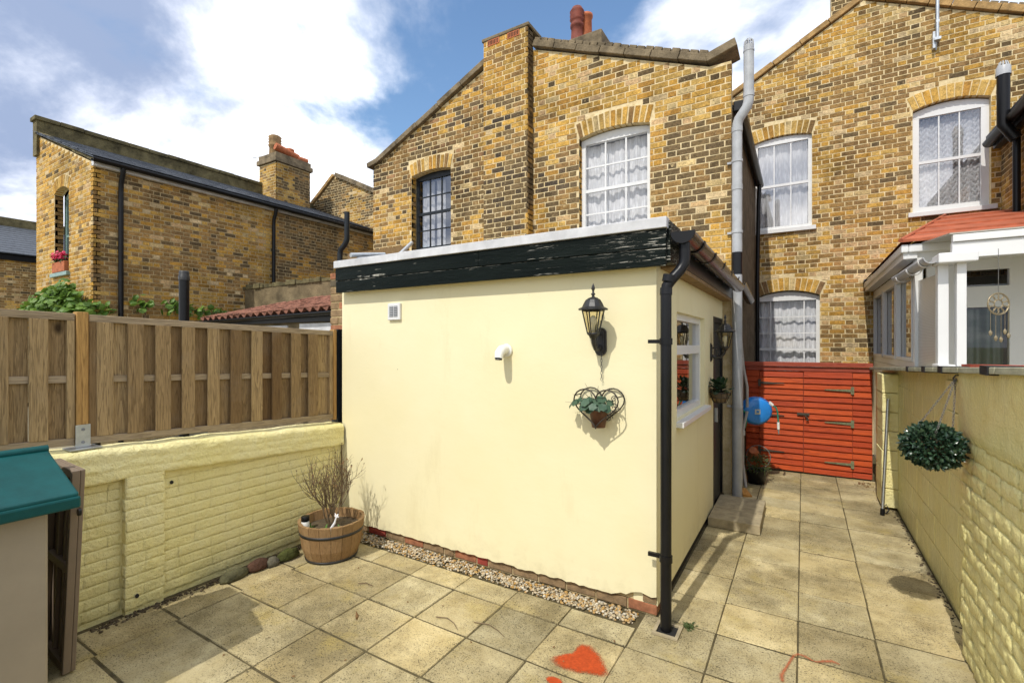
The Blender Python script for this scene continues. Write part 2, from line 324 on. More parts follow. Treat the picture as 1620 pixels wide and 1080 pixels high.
# ------------------------------------------------------------------ helpers: geometry
class Fr:
    """local (u, n, z) -> world: u along the wall, n out of it"""
    def __init__(self, o=(0, 0, 0), U=(1, 0, 0), N=(0, 1, 0), W=(0, 0, 1)):
        self.o, self.U, self.N, self.W = Vector(o), Vector(U), Vector(N), Vector(W)
        self.flip = self.U.cross(self.N).dot(self.W) < 0
    def __call__(self, p): return self.o + self.U * p[0] + self.N * p[1] + self.W * p[2]
WORLD = Fr()
class MB:
    def __init__(self, fr=WORLD): self.v, self.f, self.s, self.fr = [], [], [], fr
    def add(self, vs, fs, smooth=False):
        b = len(self.v); self.v += [self.fr(p) for p in vs]
        for q in fs:
            q = [b + i for i in q]
            self.f.append(q[::-1] if self.fr.flip else q); self.s.append(smooth)
        return self
    def box(self, x0, x1, y0, y1, z0, z1):
        if x0 > x1: x0, x1 = x1, x0
        if y0 > y1: y0, y1 = y1, y0
        return self.add([(x0, y0, z0), (x1, y0, z0), (x1, y1, z0), (x0, y1, z0), (x0, y0, z1), (x1, y0, z1), (x1, y1, z1), (x0, y1, z1)],
                        [(0, 3, 2, 1), (4, 5, 6, 7), (0, 1, 5, 4), (1, 2, 6, 5), (2, 3, 7, 6), (3, 0, 4, 7)])
    def hexa(self, a, b):
        """two quads (bottom loop, top loop) joined"""
        return self.add(list(a) + list(b), [(0, 3, 2, 1), (4, 5, 6, 7), (0, 1, 5, 4), (1, 2, 6, 5), (2, 3, 7, 6), (3, 0, 4, 7)])
    def prism(self, poly, n0, n1):
        """polygon in (u, z) pushed from n0 to n1"""
        k = len(poly); a = [(p[0], n0, p[1]) for p in poly]; b = [(p[0], n1, p[1]) for p in poly]
        fs = [tuple(range(k)), tuple(range(2 * k - 1, k - 1, -1))] + [(i, i + k, (i + 1) % k + k, (i + 1) % k) for i in range(k)]
        return self.add(a + b, fs)
    def tube(self, pts, r, seg=10, cap=True, smooth=True):
        pts = [Vector(p) for p in pts]; n = len(pts); rs = r if isinstance(r, (list, tuple)) else [r] * n
        t0 = (pts[1] - pts[0]).normalized(); a = t0.orthogonal().normalized(); vs = []; prev = t0
        for i, p in enumerate(pts):
            if i == 0: tg = t0
            elif i == n - 1: tg = (pts[-1] - pts[-2]).normalized()
            else: tg = ((pts[i + 1] - p).normalized() + (p - pts[i - 1]).normalized())
            tg = tg.normalized() if tg.length > 1e-6 else prev
            a = prev.rotation_difference(tg) @ a; prev = tg; b = tg.cross(a)
            for k in range(seg):
                g = 2 * math.pi * k / seg; vs.append(p + (a * math.cos(g) + b * math.sin(g)) * rs[i])
        fs = [(i * seg + k, i * seg + (k + 1) % seg, (i + 1) * seg + (k + 1) % seg, (i + 1) * seg + k) for i in range(n - 1) for k in range(seg)]
        self.add(vs, fs, smooth)
        if cap: self.add(vs[:seg], [tuple(range(seg))[::-1]]); self.add(vs[-seg:], [tuple(range(seg))])
        return self
    def lathe(self, prof, c=(0, 0, 0), seg=24, smooth=True, sx=1., sy=1., a0=0.):
        vs = []; n = len(prof)
        for r, z in prof:
            for k in range(seg):
                g = a0 + 2 * math.pi * k / seg; vs.append((c[0] + r * sx * math.cos(g), c[1] + r * sy * math.sin(g), c[2] + z))
        fs = [(i * seg + k, i * seg + (k + 1) % seg, (i + 1) * seg + (k + 1) % seg, (i + 1) * seg + k) for i in range(n - 1) for k in range(seg)]
        return self.add(vs, fs, smooth)
    def build(self, name, m, parent=None, bevel=0.):
        me = bpy.data.meshes.new(name); me.from_pydata(self.v, [], self.f)
        me.polygons.foreach_set('use_smooth', self.s); me.validate(); me.update()
        me.materials.append(M[m] if isinstance(m, str) else m)
        o = bpy.data.objects.new(name, me); COL.objects.link(o)
        if bevel:
            b = o.modifiers.new('edge', 'BEVEL'); b.width = bevel; b.segments = 2; b.limit_method = 'ANGLE'; b.angle_limit = R(40)
        if parent is not None: attach(o, parent)
        return o
ROOT = {}
def attach(o, parent):
    o.parent = parent
    if parent.name in ROOT: o.matrix_parent_inverse = Matrix.Translation(-ROOT[parent.name])
def thing(name, label, cat, loc, group=None):
    o = bpy.data.objects.new(name, None); COL.objects.link(o); o.location = loc; o.empty_display_size = .1
    ROOT[o.name] = Vector(loc); return tag(o, label, cat, group)
def tag(o, label, cat, group=None):
    o['label'] = label; o['category'] = cat
    if group: o['group'] = group
    return o
def kind(o, k): o['kind'] = k; return o
def inst(name, me, m, parent, loc, rot=(0, 0, 0), scale=(1, 1, 1), color=None):
    o = bpy.data.objects.new(name, me); COL.objects.link(o); o.location = loc; o.rotation_euler = rot; o.scale = scale
    if color: o.color = (*color, 1)
    if parent is not None: attach(o, parent)
    return o

# a handful of slightly uneven unit bricks, shared by all single bricks (unit box: u 0..1, n -1..0, z 0..1 about its centre)
def unit_brick(i, m, jit=.05):
    rnd = random.Random(100 + i); q = .03
    mb = MB(); vs = []
    for n, k in ((-1, 0), (-.25, 0), (0, 1)):
        for u, z in ((-.5, -.5), (.5, -.5), (.5, .5), (-.5, .5)):
            f = 1 - (.04 if k else 0)
            vs.append((u * (1 - (.018 if k else 0)) + rnd.uniform(-.012, .012), n + rnd.uniform(-.02, .02) * k, z * f + rnd.uniform(-jit, jit)))
    fs = [(4 * a + i_, 4 * a + (i_ + 1) % 4, 4 * a + 4 + (i_ + 1) % 4, 4 * a + 4 + i_) for a in (0, 1) for i_ in range(4)] + [(8, 9, 10, 11)]
    return vs, fs
UB = [unit_brick(i, None) for i in range(6)]
_ubm = {}
def ub_mesh(i, fr, m):
    """shared mesh for bricks of one wall direction"""
    key = (i, tuple(fr.U), tuple(fr.N), m)
    if key not in _ubm:
        mb = MB(Fr((0, 0, 0), fr.U, fr.N, fr.W)); mb.add(*UB[i])
        me = bpy.data.meshes.new('brick'); me.from_pydata(mb.v, [], mb.f); me.update(); me.materials.append(M[m]); _ubm[key] = me
    return _ubm[key]

YEL = [(.57, .325, .068), (.60, .365, .09), (.50, .275, .058), (.62, .41, .13), (.56, .35, .095), (.46, .25, .06), (.52, .325, .09)]
BRN = [(.28, .17, .07), (.33, .20, .08), (.25, .155, .075)]
DRK = [(.10, .075, .052), (.12, .09, .06), (.075, .06, .048), (.15, .11, .065)]
PAL = [(.62, .48, .25), (.66, .52, .32), (.58, .40, .22)]
def stock(dark, brown, pale, nz=1., yel=YEL, gain=1.):
    def f(u, z, rnd, head):
        n = mnoise.noise(Vector((u * .7, z * .9, 3.3 + dark * 40))) + .35 * mnoise.noise(Vector((u * 2.1, z * 2.6, 8.1))); zone = min(1., max(0., (n + .08) / .22))
        d = dark * (.25 + 2.6 * nz * zone) * (1.3 if head else .85); r = rnd.random(); n = zone * 1.8 - .5
        if r < d: c = rnd.choice(DRK)
        elif r < d + brown * (1 + nz * n): c = rnd.choice(BRN)
        elif r > 1 - pale: c = rnd.choice(PAL)
        else: c = rnd.choice(yel)
        g = rnd.uniform(.86, 1.12) * gain; return tuple((x * .86 + y * .14) * g for x, y in zip(c, (.48, .31, .085)))
    return f

def brick_wall(root, name, fr, outline, openings=(), pal=None, m_mortar='mortar', zlo=0., zhi=99., vis=None, n_ind=290, seed=1, thick=.10, course=.0755, bl=.212, bh=.1, jt=.0135, proud=.0035, mort_back=True, single='brick', ustart=None):
    """outline: convex polygon (u, z). openings: (u0, u1, z0, zspring, rise). Mortar sheet with real holes and reveals, bricks proud of it."""
    rnd = random.Random(seed)
    arcs = []
    for (a, b, z0, zs, rise) in openings:
        w = b - a; cx = (a + b) / 2; Rr = (w * w / 4 + rise * rise) / (2 * rise); zc = zs + rise - Rr; al = math.asin(w / 2 / Rr)
        arcs.append((cx, zc, Rr, al))
    holes = []
    for (a, b, z0, zs, rise), (cx, zc, Rr, al) in zip(openings, arcs):
        h = [(a, z0), (b, z0)] + [(cx + Rr * math.sin(g), zc + Rr * math.cos(g)) for g in [al - 2 * al * k / 12 for k in range(13)]]
        holes.append(h)
    loops = [[Vector((u, z, 0)) for u, z in outline]] + [[Vector((u, z, 0)) for u, z in h] for h in holes]
    flat = [p for l in loops for p in l]; tris = tessellate_polygon(loops)
    mb = MB(fr); mb.add([(p.x, 0, p.y) for p in flat], [tuple(t_) for t_ in tris])
    k = len(outline)
    mb.add([(u, 0, z) for u, z in outline] + [(u, -thick, z) for u, z in outline], [(i, (i + 1) % k, (i + 1) % k + k, i + k) for i in range(k)])
    for h in holes:
        q = len(h); mb.add([(u, 0, z) for u, z in h] + [(u, -.13, z) for u, z in h], [(i, (i + 1) % q, (i + 1) % q + q, i + q) for i in range(q)])
    wall = mb.build(name, m_mortar, root)
    def span(z):
        us = []
        for (u0, z0), (u1, z1) in zip(outline, outline[1:] + outline[:1]):
            if (z0 - z) * (z1 - z) <= 0 and z0 != z1: us.append(u0 + (u1 - u0) * (z - z0) / (z1 - z0))
        return (min(us), max(us)) if len(us) >= 2 else None
    ztop = min(max(z for u, z in outline), zhi); zb = min(z for u, z in outline)
    cand = []; i = int(max(zlo - zb, 0) / course)
    while zb + (i + 1) * course <= ztop + .03:
        z0 = zb + i * course + jt / 2; z1 = zb + (i + 1) * course - jt / 2; zm = (z0 + z1) / 2; i += 1
        s0, s1 = span(z0 + 1e-4), span(min(z1, ztop - 1e-4))
        if not s0 or not s1: continue
        lo, hi = max(s0[0], s1[0]), min(s0[1], s1[1])
        blocks = []
        for (a, b, oz0, zs, rise), (cx, zc, Rr, al) in zip(openings, arcs):
            half = 0
            if z1 > oz0 and z0 < zs: half = (b - a) / 2 + .001
            if z1 > zs - .02:
                for z in (z0, zm, z1):
                    dz = z - zc
                    if 0 < dz < Rr + .225: half = max(half, min(dz * math.tan(al), math.sqrt((Rr + .225) ** 2 - dz * dz)) + .012)
            if half: blocks.append((cx - half, cx + half))
        per = bl + bh + 2 * jt; base = (ustart if ustart is not None else outline[0][0])
        u = base - 2 * per + (per / 2 if i % 2 else 0) + rnd.uniform(-.012, .012)
        kk = int((lo - u) / per) - 1; u += kk * per; head = False
        while u < hi:
            w = bh if head else bl
            segs = [(max(u, lo), min(u + w, hi))]
            for (a, b) in blocks:
                ns = []
                for (p, q) in segs:
                    if q <= a or p >= b: ns.append((p, q))
                    else:
                        if p < a: ns.append((p, a - .002))
                        if q > b: ns.append((b + .002, q))
                segs = ns
            for (p, q) in segs:
                if q - p > .03: cand.append((p, q, z0, z1, head))
            u += w + jt; head = not head
    ind = []; rest = []
    for cnd in cand:
        c = fr(((cnd[0] + cnd[1]) / 2, 0, (cnd[2] + cnd[3]) / 2)); pp = pix(c); score = -1
        if pp and -5 < pp[0] < 1625 and -5 < pp[1] < 1085 and (vis is None or vis(pp[0], pp[1])): score = (cnd[1] - cnd[0]) / pp[2]
        ind.append((score, cnd))
    ind.sort(key=lambda a: -a[0]); single_set = [c for s_, c in ind[:n_ind] if s_ > 0]; rest = [c for s_, c in ind[n_ind:]] + [c for s_, c in ind[:n_ind] if s_ <= 0]
    for (p, q, z0, z1, head) in single_set:
        col = pal((p + q) / 2, (z0 + z1) / 2, rnd, head); pr = proud + rnd.uniform(-.002, .003)
        o = inst(single, ub_mesh(rnd.randrange(6), fr, 'brick'), 'brick', wall, fr(((p + q) / 2, pr, (z0 + z1) / 2)), color=col)
        sz = [0, 0, 0]
        for ax in range(3): sz[ax] = abs(fr.U[ax]) * (q - p) + abs(fr.N[ax]) * (pr + .03) + abs(fr.W[ax]) * (z1 - z0)
        o.scale = sz
    if rest:
        V = []; F = []; C = []
        for (p, q, z0, z1, head) in rest:
            col = pal((p + q) / 2, (z0 + z1) / 2, rnd, head); pr = proud + rnd.uniform(-.002, .003); vs, fs = UB[rnd.randrange(6)]; b = len(V)
            V += [fr(((p + q) / 2 + v[0] * (q - p), pr + v[1] * (pr + .03), (z0 + z1) / 2 + v[2] * (z1 - z0))) for v in vs]
            F += [[b + x for x in (f_[::-1] if fr.flip else f_)] for f_ in fs]; C += [col] * len(vs)
        me = bpy.data.meshes.new('brickwork'); me.from_pydata(V, [], F); me.update(); me.materials.append(M['bricks'])
        at = me.color_attributes.new('bcol', 'FLOAT_COLOR', 'POINT'); at.data.foreach_set('color', [x for c in C for x in (*c, 1.)])
        o = bpy.data.objects.new('brickwork', me); COL.objects.link(o); attach(o, wall); kind(o, 'stuff')
    # arch bricks
    for (a, b, z0, zs, rise), (cx, zc, Rr, al) in zip(openings, arcs):
        n = max(6, int((b - a + .1) / .083))
        for k in range(n):
            g0, g1 = -al + 2 * al * k / n + .006, -al + 2 * al * (k + 1) / n - .006
            ro = Rr + .215 + rnd.uniform(-.008, .008)
            poly = [(cx + r_ * math.sin(g), zc + r_ * math.cos(g)) for r_, g in ((Rr, g0), (Rr, g1), (ro, g1), (ro, g0))]
            mbk = MB(fr); mbk.prism(poly, -.10, .008 + rnd.uniform(-.002, .003)); o = mbk.build('arch_brick', 'brick', wall)
            cc = rnd.choice(YEL + [YEL[1], PAL[0], YEL[3]]) if rnd.random() > .18 else rnd.choice(BRN); o.color = (*sc(cc, rnd.uniform(.9, 1.15)), 1)
    return wall

def curtain(fr, u0, u1, z0, z1, n, style, seed=0):
    rnd = random.Random(seed); mb = MB(fr); nu = max(24, int((u1 - u0) * 90)); nz_ = 40 if style == 'festoon' else 8
    ph = [rnd.uniform(0, 6.3) for _ in range(6)]; vs = []
    for j in range(nz_ + 1):
        for i in range(nu + 1):
            a = i / nu; b = j / nz_; u = u0 + (u1 - u0) * a; z = z0 + (z1 - z0) * b
            d = .010 * math.sin(u * 62 + ph[0] + .6 * math.sin(u * 9 + ph[1])) + .012 * math.sin(u * 27 + ph[2] + b)
            if style == 'festoon':
                w = (a * 6) % 1.0; sag = abs(w - .5) * 2
                d = .034 * math.sin((z - .13 * sag + .05 * sag * sag) * 68 + ph[3]) * (.35 + .65 * (1 - sag ** 3)) + .012 * (sag ** 6)
            vs.append((u, n + d, z))
    fs = [(j * (nu + 1) + i, j * (nu + 1) + i + 1, (j + 1) * (nu + 1) + i + 1, (j + 1) * (nu + 1) + i) for j in range(nz_) for i in range(nu)]
    mb.add(vs, fs, True); return mb

def quad(fr, u0, u1, z0, z1, n): return MB(fr).add([(u0, n, z0), (u1, n, z0), (u1, n, z1), (u0, n, z1)], [(0, 1, 2, 3)])
def sash_window(root, fr, u0, u1, z0, z1, rise, cols, rows, m='white', recess=.10, fw=.055, bar=.022, gl='glass', cur='plain', seed=1, sill=True, meet=True, lift=0., colw=None, label=None):
    """u0..u1, z0..z1 = opening (z1 at the spring of the arch), set back by recess; own frame, bars, panes, curtain and dark room"""
    n = -recess; w = u1 - u0; cx = (u0 + u1) / 2
    mb = MB(fr); mb.box(u0, u0 + fw, n - .06, n, z0, z1); mb.box(u1 - fw, u1, n - .06, n, z0, z1); mb.box(u0 + fw, u1 - fw, n - .06, n, z0, z0 + fw)
    if rise > .005:
        Rr = (w * w / 4 + rise * rise) / (2 * rise); zc = z1 + rise - Rr
        arc = [(x, zc + math.sqrt(max(Rr * Rr - (x - cx) ** 2, 0))) for x in [u0 + w * k / 12 for k in range(13)]]
        mb.prism([(u1, z1 - fw), (u0, z1 - fw)] + arc, n - .06, n + .002)
    else: mb.box(u0 + fw, u1 - fw, n - .06, n, z1 - fw, z1)
    win = mb.build('window', m, root)
    if label: win['label'] = label
    a0, a1, b0, b1 = u0 + fw, u1 - fw, z0 + fw + lift, z1 - fw
    edges = [a0 + (a1 - a0) * k / cols for k in range(cols + 1)] if not colw else [a0 + (a1 - a0) * x for x in colw]
    zed = [b0 + (b1 - b0) * k / rows for k in range(rows + 1)]; mid = rows // 2
    for k in range(1, cols):
        MB(fr).box(edges[k] - bar / 2, edges[k] + bar / 2, n - .035, n - .012, b0, b1).build('glazing_bar', m, win)
    for k in range(1, rows):
        if meet and k == mid: MB(fr).box(a0, a1, n - .05, n - .006, zed[k] - .022, zed[k] + .022).build('meeting_rail', m, win)
        else: MB(fr).box(a0, a1, n - .034, n - .013, zed[k] - bar / 2, zed[k] + bar / 2).build('glazing_bar', m, win)
    if lift: MB(fr).box(a0, a1, n - .05, n - .004, b0 - .05, b0 + .005).build('bottom_rail', m, win)
    for i in range(cols):
        for j in range(rows):
            quad(fr, edges[i] + bar / 2, edges[i + 1] - bar / 2, zed[j] + bar / 2, zed[j + 1] - bar / 2, n - .025).build('pane', gl, win)
    if cur == 'split':
        for (p, q) in ((a0, a0 + (a1 - a0) * .33), (a0 + (a1 - a0) * .42, a0 + (a1 - a0) * .64)):
            curtain(fr, p, q, z0, b1, n - .13, 'plain', seed).build('curtain', 'lace', win)
    elif cur: curtain(fr, a0 - .02, a1 + .02, z0 + .01, b1, n - .11, cur, seed).build('net_curtain', 'lace', win)
    mb = MB(fr); mb.box(u0 - .3, u1 + .3, n - .9, n - .88, z0 - .3, z1 + .4); mb.box(u0 - .3, u0 - .28, n - .88, n - .07, z0 - .3, z1 + .4); mb.box(u1 + .28, u1 + .3, n - .88, n - .07, z0 - .3, z1 + .4)
    mb.box(u0 - .3, u1 + .3, n - .88, n - .07, z0 - .32, z0 - .3); mb.box(u0 - .3, u1 + .3, n - .88, n - .07, z1 + .4, z1 + .42); mb.build('room', 'interior', win)
    if sill: MB(fr).box(u0 - .06, u1 + .06, n + .002, .06, z0 - .075, z0 - .004).build('sill', m, win, .006)
    return win

def copings(root, fr, pts, h, n0, n1, seg, m, name='coping_stone', seed=3, gap=.008):
    rnd = random.Random(seed)
    for (u0, z0), (u1, z1) in zip(pts, pts[1:]):
        L = math.hypot(u1 - u0, z1 - z0); k = max(1, round(L / seg)); du, dz = (u1 - u0) / L, (z1 - z0) / L; nu_, nz_ = -dz, du
        if nz_ < 0: nu_, nz_ = -nu_, -nz_
        for i in range(k):
            a, b = L * i / k + gap / 2, L * (i + 1) / k - gap / 2; j = rnd.uniform(-.008, .008)
            p = lambda s_, t_: (u0 + du * s_ + nu_ * t_, z0 + dz * s_ + nz_ * t_)
            MB(fr).prism([p(a, j), p(b, j), p(b, h + j), p(a, h + j)], n0 + rnd.uniform(-.01, .01), n1).build(name, m, root, .008)

def gutter(mb, p0, p1, r, seg=10):
    """half-round channel between two points (hollow, open on top)"""
    p0, p1 = Vector(p0), Vector(p1); d = (p1 - p0).normalized(); side = d.cross(Vector((0, 0, 1))).normalized(); vs = []
    prof = [(math.cos(g), -math.sin(g), r) for g in [math.pi * k / seg for k in range(seg + 1)]] + [(math.cos(g), -math.sin(g), r - .006) for g in [math.pi * (seg - k) / seg for k in range(seg + 1)]]
    n = len(prof)
    for p in (p0, p1):
        for a, b, q in prof: vs.append(p + side * a * q + Vector((0, 0, b * q)))
    mb.add(vs, [(i, (i + 1) % n, (i + 1) % n + n, i + n) for i in range(n)], True)
    mb.add(vs[:n], [tuple(range(n))]); mb.add(vs[n:], [tuple(range(n))[::-1]]); return mb
def leaf(mb, p, d, up, L, W, bend=.25, round_=False):
    d = d.normalized(); s_ = d.cross(up)
    if s_.length < 1e-3: s_ = d.orthogonal()
    s_.normalize(); n = s_.cross(d).normalized()
    if round_:
        vs = [p, p + d * L * .25 + s_ * W * .48, p + d * L * .7 + s_ * W * .5 - n * L * bend * .4, p + d * L - n * L * bend * .6, p + d * L * .7 - s_ * W * .5 - n * L * bend * .4, p + d * L * .25 - s_ * W * .48, p + d * L * .5 + n * L * .06]
        mb.add(vs, [(0, 1, 6), (1, 2, 6), (2, 3, 6), (3, 4, 6), (4, 5, 6), (5, 0, 6)])
    else:
        vs = [p, p + d * L * .45 + s_ * W * .5 - n * L * bend * .15, p + d * L - n * L * bend, p + d * L * .45 - s_ * W * .5 - n * L * bend * .15, p + d * L * .5 + n * L * .05]
        mb.add(vs, [(0, 1, 4), (1, 2, 4), (2, 3, 4), (3, 0, 4)])
def rdir(rnd):
    while True:
        v = Vector((rnd.uniform(-1, 1), rnd.uniform(-1, 1), rnd.uniform(-1, 1)))
        if .1 < v.length < 1: return v.normalized()

# ================================================================== GROUND
g = MB(); g.add([(-400, -400, -.12), (400, -400, -.12), (400, 400, -.12), (-400, 400, -.12)], [(0, 1, 2, 3)])
kind(g.build('ground', 'far_ground'), 'structure')
g = MB(); g.add([(-4.0, -6, -.006), (1.2, -6, -.006), (1.2, 9.6, -.006), (-4.0, 9.6, -.006)], [(0, 1, 2, 3)])
patio = kind(g.build('patio', 'joint'), 'structure')
# slabs: shared bevelled unit slab
def slab_mesh(i):
    rnd = random.Random(i); e = .003; vs = []
    for z, k in ((-1, 0), (-.18, 0), (0, e)):
        for x, y in ((-.5, -.5), (.5, -.5), (.5, .5), (-.5, .5)): vs.append((x * (1 - 2 * k * 2) + rnd.uniform(-.006, .006), y * (1 - 2 * k * 2) + rnd.uniform(-.006, .006), z))
    fs = [(4 * a + j, 4 * a + (j + 1) % 4, 4 * a + 4 + (j + 1) % 4, 4 * a + 4 + j) for a in (0, 1) for j in range(4)] + [(8, 9, 10, 11)]
    me = bpy.data.meshes.new('paving_slab'); me.from_pydata(vs, [], fs); me.update(); me.materials.append(M['slab']); return me
SLM = [slab_mesh(i) for i in range(5)]
rs = random.Random(21)
def slab(x0, x1, y0, y1):
    g_ = rs.choice((.002, .0025, .0035)); gy = rs.choice((.007, .009, .011)); k = rs.uniform(.80, 1.16); w = rs.uniform(-.03, .03)
    return inst('paving_slab', rs.choice(SLM), 'slab', patio, ((x0 + x1) / 2, (y0 + y1) / 2, rs.uniform(-.001, .002)), (rs.uniform(-.003, .003), rs.uniform(-.003, .003), rs.uniform(-.006, .006)), (x1 - x0 - 2 * g_, y1 - y0 - 2 * gy, .05), (k * (1 + w), k, k * (1 - w * 2)))
YL = [-.97, -.56, -.14, .27, .69, 1.10, 1.53, 1.95, 2.36, 2.77, 3.19, 3.61, 4.03, 4.44, 4.85, 5.26, 5.65, 6.0, 6.36, 6.72, 7.07, 7.43, 7.76]
XL = [-3.47, -3.04, -2.61, -2.18, -1.76, -1.34, -.90, -.46]
for y0, y1 in zip(YL, YL[1:]):
    off = rs.uniform(-.012, .012)
    for x0, x1 in ((-.46, -.03), (-.03, .37), (.37, .86)):
        slab(x0, x1, y0 + off * (x0 > -.1) + (.02 if x0 > .3 else 0), y1 + off * (x0 > -.1) + (.02 if x0 > .3 else 0))
    if y0 >= 3.1: slab(-.815, -.46, y0 - .04 if y0 > 3.3 else 3.19, min(y1 - .04, 7.7))
    if y1 <= 2.78:
        for x0, x1 in zip(XL, XL[1:]):
            j = rs.uniform(-.01, .01); slab(x0 + j, x1, y0, y1)
        slab(-3.81, -3.47, y0 + .02, y1 + .02)
for x0, x1 in zip(XL, XL[1:]): slab(x0, x1, 2.77, 2.995 if x1 < -.5 else 3.19)
slab(-3.81, -3.47, 2.80, 3.1)
# gravel strip along the foot of the extension
g = MB(); rg = random.Random(4)
ICO = [(0, 0, 1), (.89, 0, .45), (.28, .85, .45), (-.72, .53, .45), (-.72, -.53, .45), (.28, -.85, .45), (.72, .53, -.45), (-.28, .85, -.45), (-.89, 0, -.45), (-.28, -.85, -.45), (.72, -.53, -.45), (0, 0, -1)]
ICF = [(0, 1, 2), (0, 2, 3), (0, 3, 4), (0, 4, 5), (0, 5, 1), (1, 6, 2), (2, 7, 3), (3, 8, 4), (4, 9, 5), (5, 10, 1), (6, 7, 2), (7, 8, 3), (8, 9, 4), (9, 10, 5), (10, 6, 1), (11, 7, 6), (11, 8, 7), (11, 9, 8), (11, 10, 9), (11, 6, 10)]
def pebble(mb, c, r, rnd, flat=.6):
    m = Matrix.Rotation(rnd.uniform(0, 6.3), 3, 'Z') @ Matrix.Rotation(rnd.uniform(-.4, .4), 3, 'X'); s_ = (r * rnd.uniform(.8, 1.4), r * rnd.uniform(.7, 1.1), r * flat * rnd.uniform(.8, 1.3))
    mb.add([Vector(c) + m @ Vector((v[0] * s_[0], v[1] * s_[1], v[2] * s_[2])) for v in ICO], ICF, True)
for _ in range(2300):
    x = rg.uniform(-3.72, -.93); y = 3.0 + (rg.random() ** .8) * .155 - (.02 if rg.random() < .1 else 0)
    pebble(g, (x, y, rg.uniform(-.004, .016)), rg.uniform(.007, .014), rg)
o = g.build('gravel', 'pebble'); kind(o, 'stuff'); tag(o, 'strip of pale and amber pebbles along the foot of the cream wall', 'gravel')
# moss and debris in the strip by the left wall
g = MB(); 
for _ in range(420):
    y = rg.uniform(1.2, 3.0); x = -3.80 + abs(rg.gauss(0, .035)); pebble(g, (x, y, rg.uniform(-.004, .008)), rg.uniform(.004, .013), rg, .8)
for _ in range(160): pebble(g, (.85 - abs(rg.gauss(0, .025)), rg.uniform(3.8, 7.7), .002), rg.uniform(.004, .012), rg, .7)
o = g.build('wall_foot_dirt', 'soil'); kind(o, 'stuff'); tag(o, 'dark crumbs of soil and moss along the foot of the walls', 'dirt')

# ================================================================== EXTENSION (cream render, flat roof)
ext = thing('kitchen_extension', 'cream rendered flat-roofed extension with flaking black fascia', 'extension', (-2.3, 4.6, 0))
EX0, EX1, EY0, EY1, EZ = -3.85, -.815, 3.15, 6.2, 2.36
# front render coat with ragged lower edge (a thick sheet, chipped at the corner)
rr = random.Random(9); low = []
n = 90
for i in range(n + 1):
    x = EX0 + (EX1 - EX0) * i / n; z = .085 + .012 * mnoise.noise(Vector((x * 9, 1, 0))) + .006 * rr.uniform(-1, 1)
    if x > -1.15: z += .02 * min(1, (x + 1.15) / .1)
    if x > -1.02: z += .035 * min(1., (x + 1.02) / .05)
    low.append((x, z))
mb = MB(Fr((0, EY0, 0), (1, 0, 0), (0, -1, 0))); V = [(x, 0, z) for x, z in low] + [(x, 0, EZ) for x, z in low] + [(x, -.03, z) for x, z in low]
k = n + 1; fs = [(i, i + 1, i + 1 + k, i + k) for i in range(n)] + [(i + 2 * k, i + 1 + 2 * k, i + 1, i) for i in range(n)]
mb.add(V, fs); mb.add([(EX1, 0, low[-1][1]), (EX1, 0, EZ), (EX1, -.03, EZ), (EX1, -.03, low[-1][1])], [(0, 3, 2, 1)])
mb.build('front_wall', 'render', ext)
# side wall, with a real opening for the window and for the door
SX = EX1; WY0, WY1, WZ0, WZ1 = 3.74, 4.93, 1.20, 2.03; DY0, DY1 = 5.45, 6.12
mb = MB(Fr((SX, 0, 0), (0, 1, 0), (1, 0, 0)))
for a, b, c_, d in ((EY0 + .03, WY0, .07, EZ), (WY0, WY1, .07, WZ0), (WY0, WY1, WZ1, EZ), (WY1, DY0, .07, EZ), (DY0, DY1, 2.08, EZ)): mb.box(a, b, -.16, 0, c_, d)
mb.build('side_wall', 'render', ext)
MB().box(EX0, EX0 + .1, EY0 + .03, EY1, 0, EZ).build('left_wall', 'darkbrick', ext)
# plinth: recessed course of mixed bricks, overhang shade darkened into their colours
pl = MB().box(EX0 + .02, EX1 - .012, EY0 + .034, EY0 + .12, 0, .2).build('plinth', 'mortar_l', ext)
MB().box(EX1 - .10, EX1 - .013, EY0 + .13, EY1, 0, .2).build('side_plinth', 'dark_gap', ext)
x = EX0 + .12; i = 0
while x < EX1 - .03:
    w = rr.choice((.215, .215, .215, .10)); x1 = min(x + w, EX1 - .004)
    m_ = 'red_brick2' if i in (1, 7) else rr.choice(('red_brick', 'buff_brick', 'buff_brick', 'red_brick') if x > -2.0 else ('buff_brick', 'buff_brick', 'red_brick'))
    MB().box(x, x1, EY0 + .022 + rr.uniform(0, .006), EY0 + .10, .012, .075).build('brick', m_, pl, .004)
    if x > -1.2: MB().box(x + .1, min(x1 + .1, EX1 - .006), EY0 + .016, EY0 + .10, .086, .145).build('brick', 'buff_brick', pl, .004)
    x = x1 + .012; i += 1
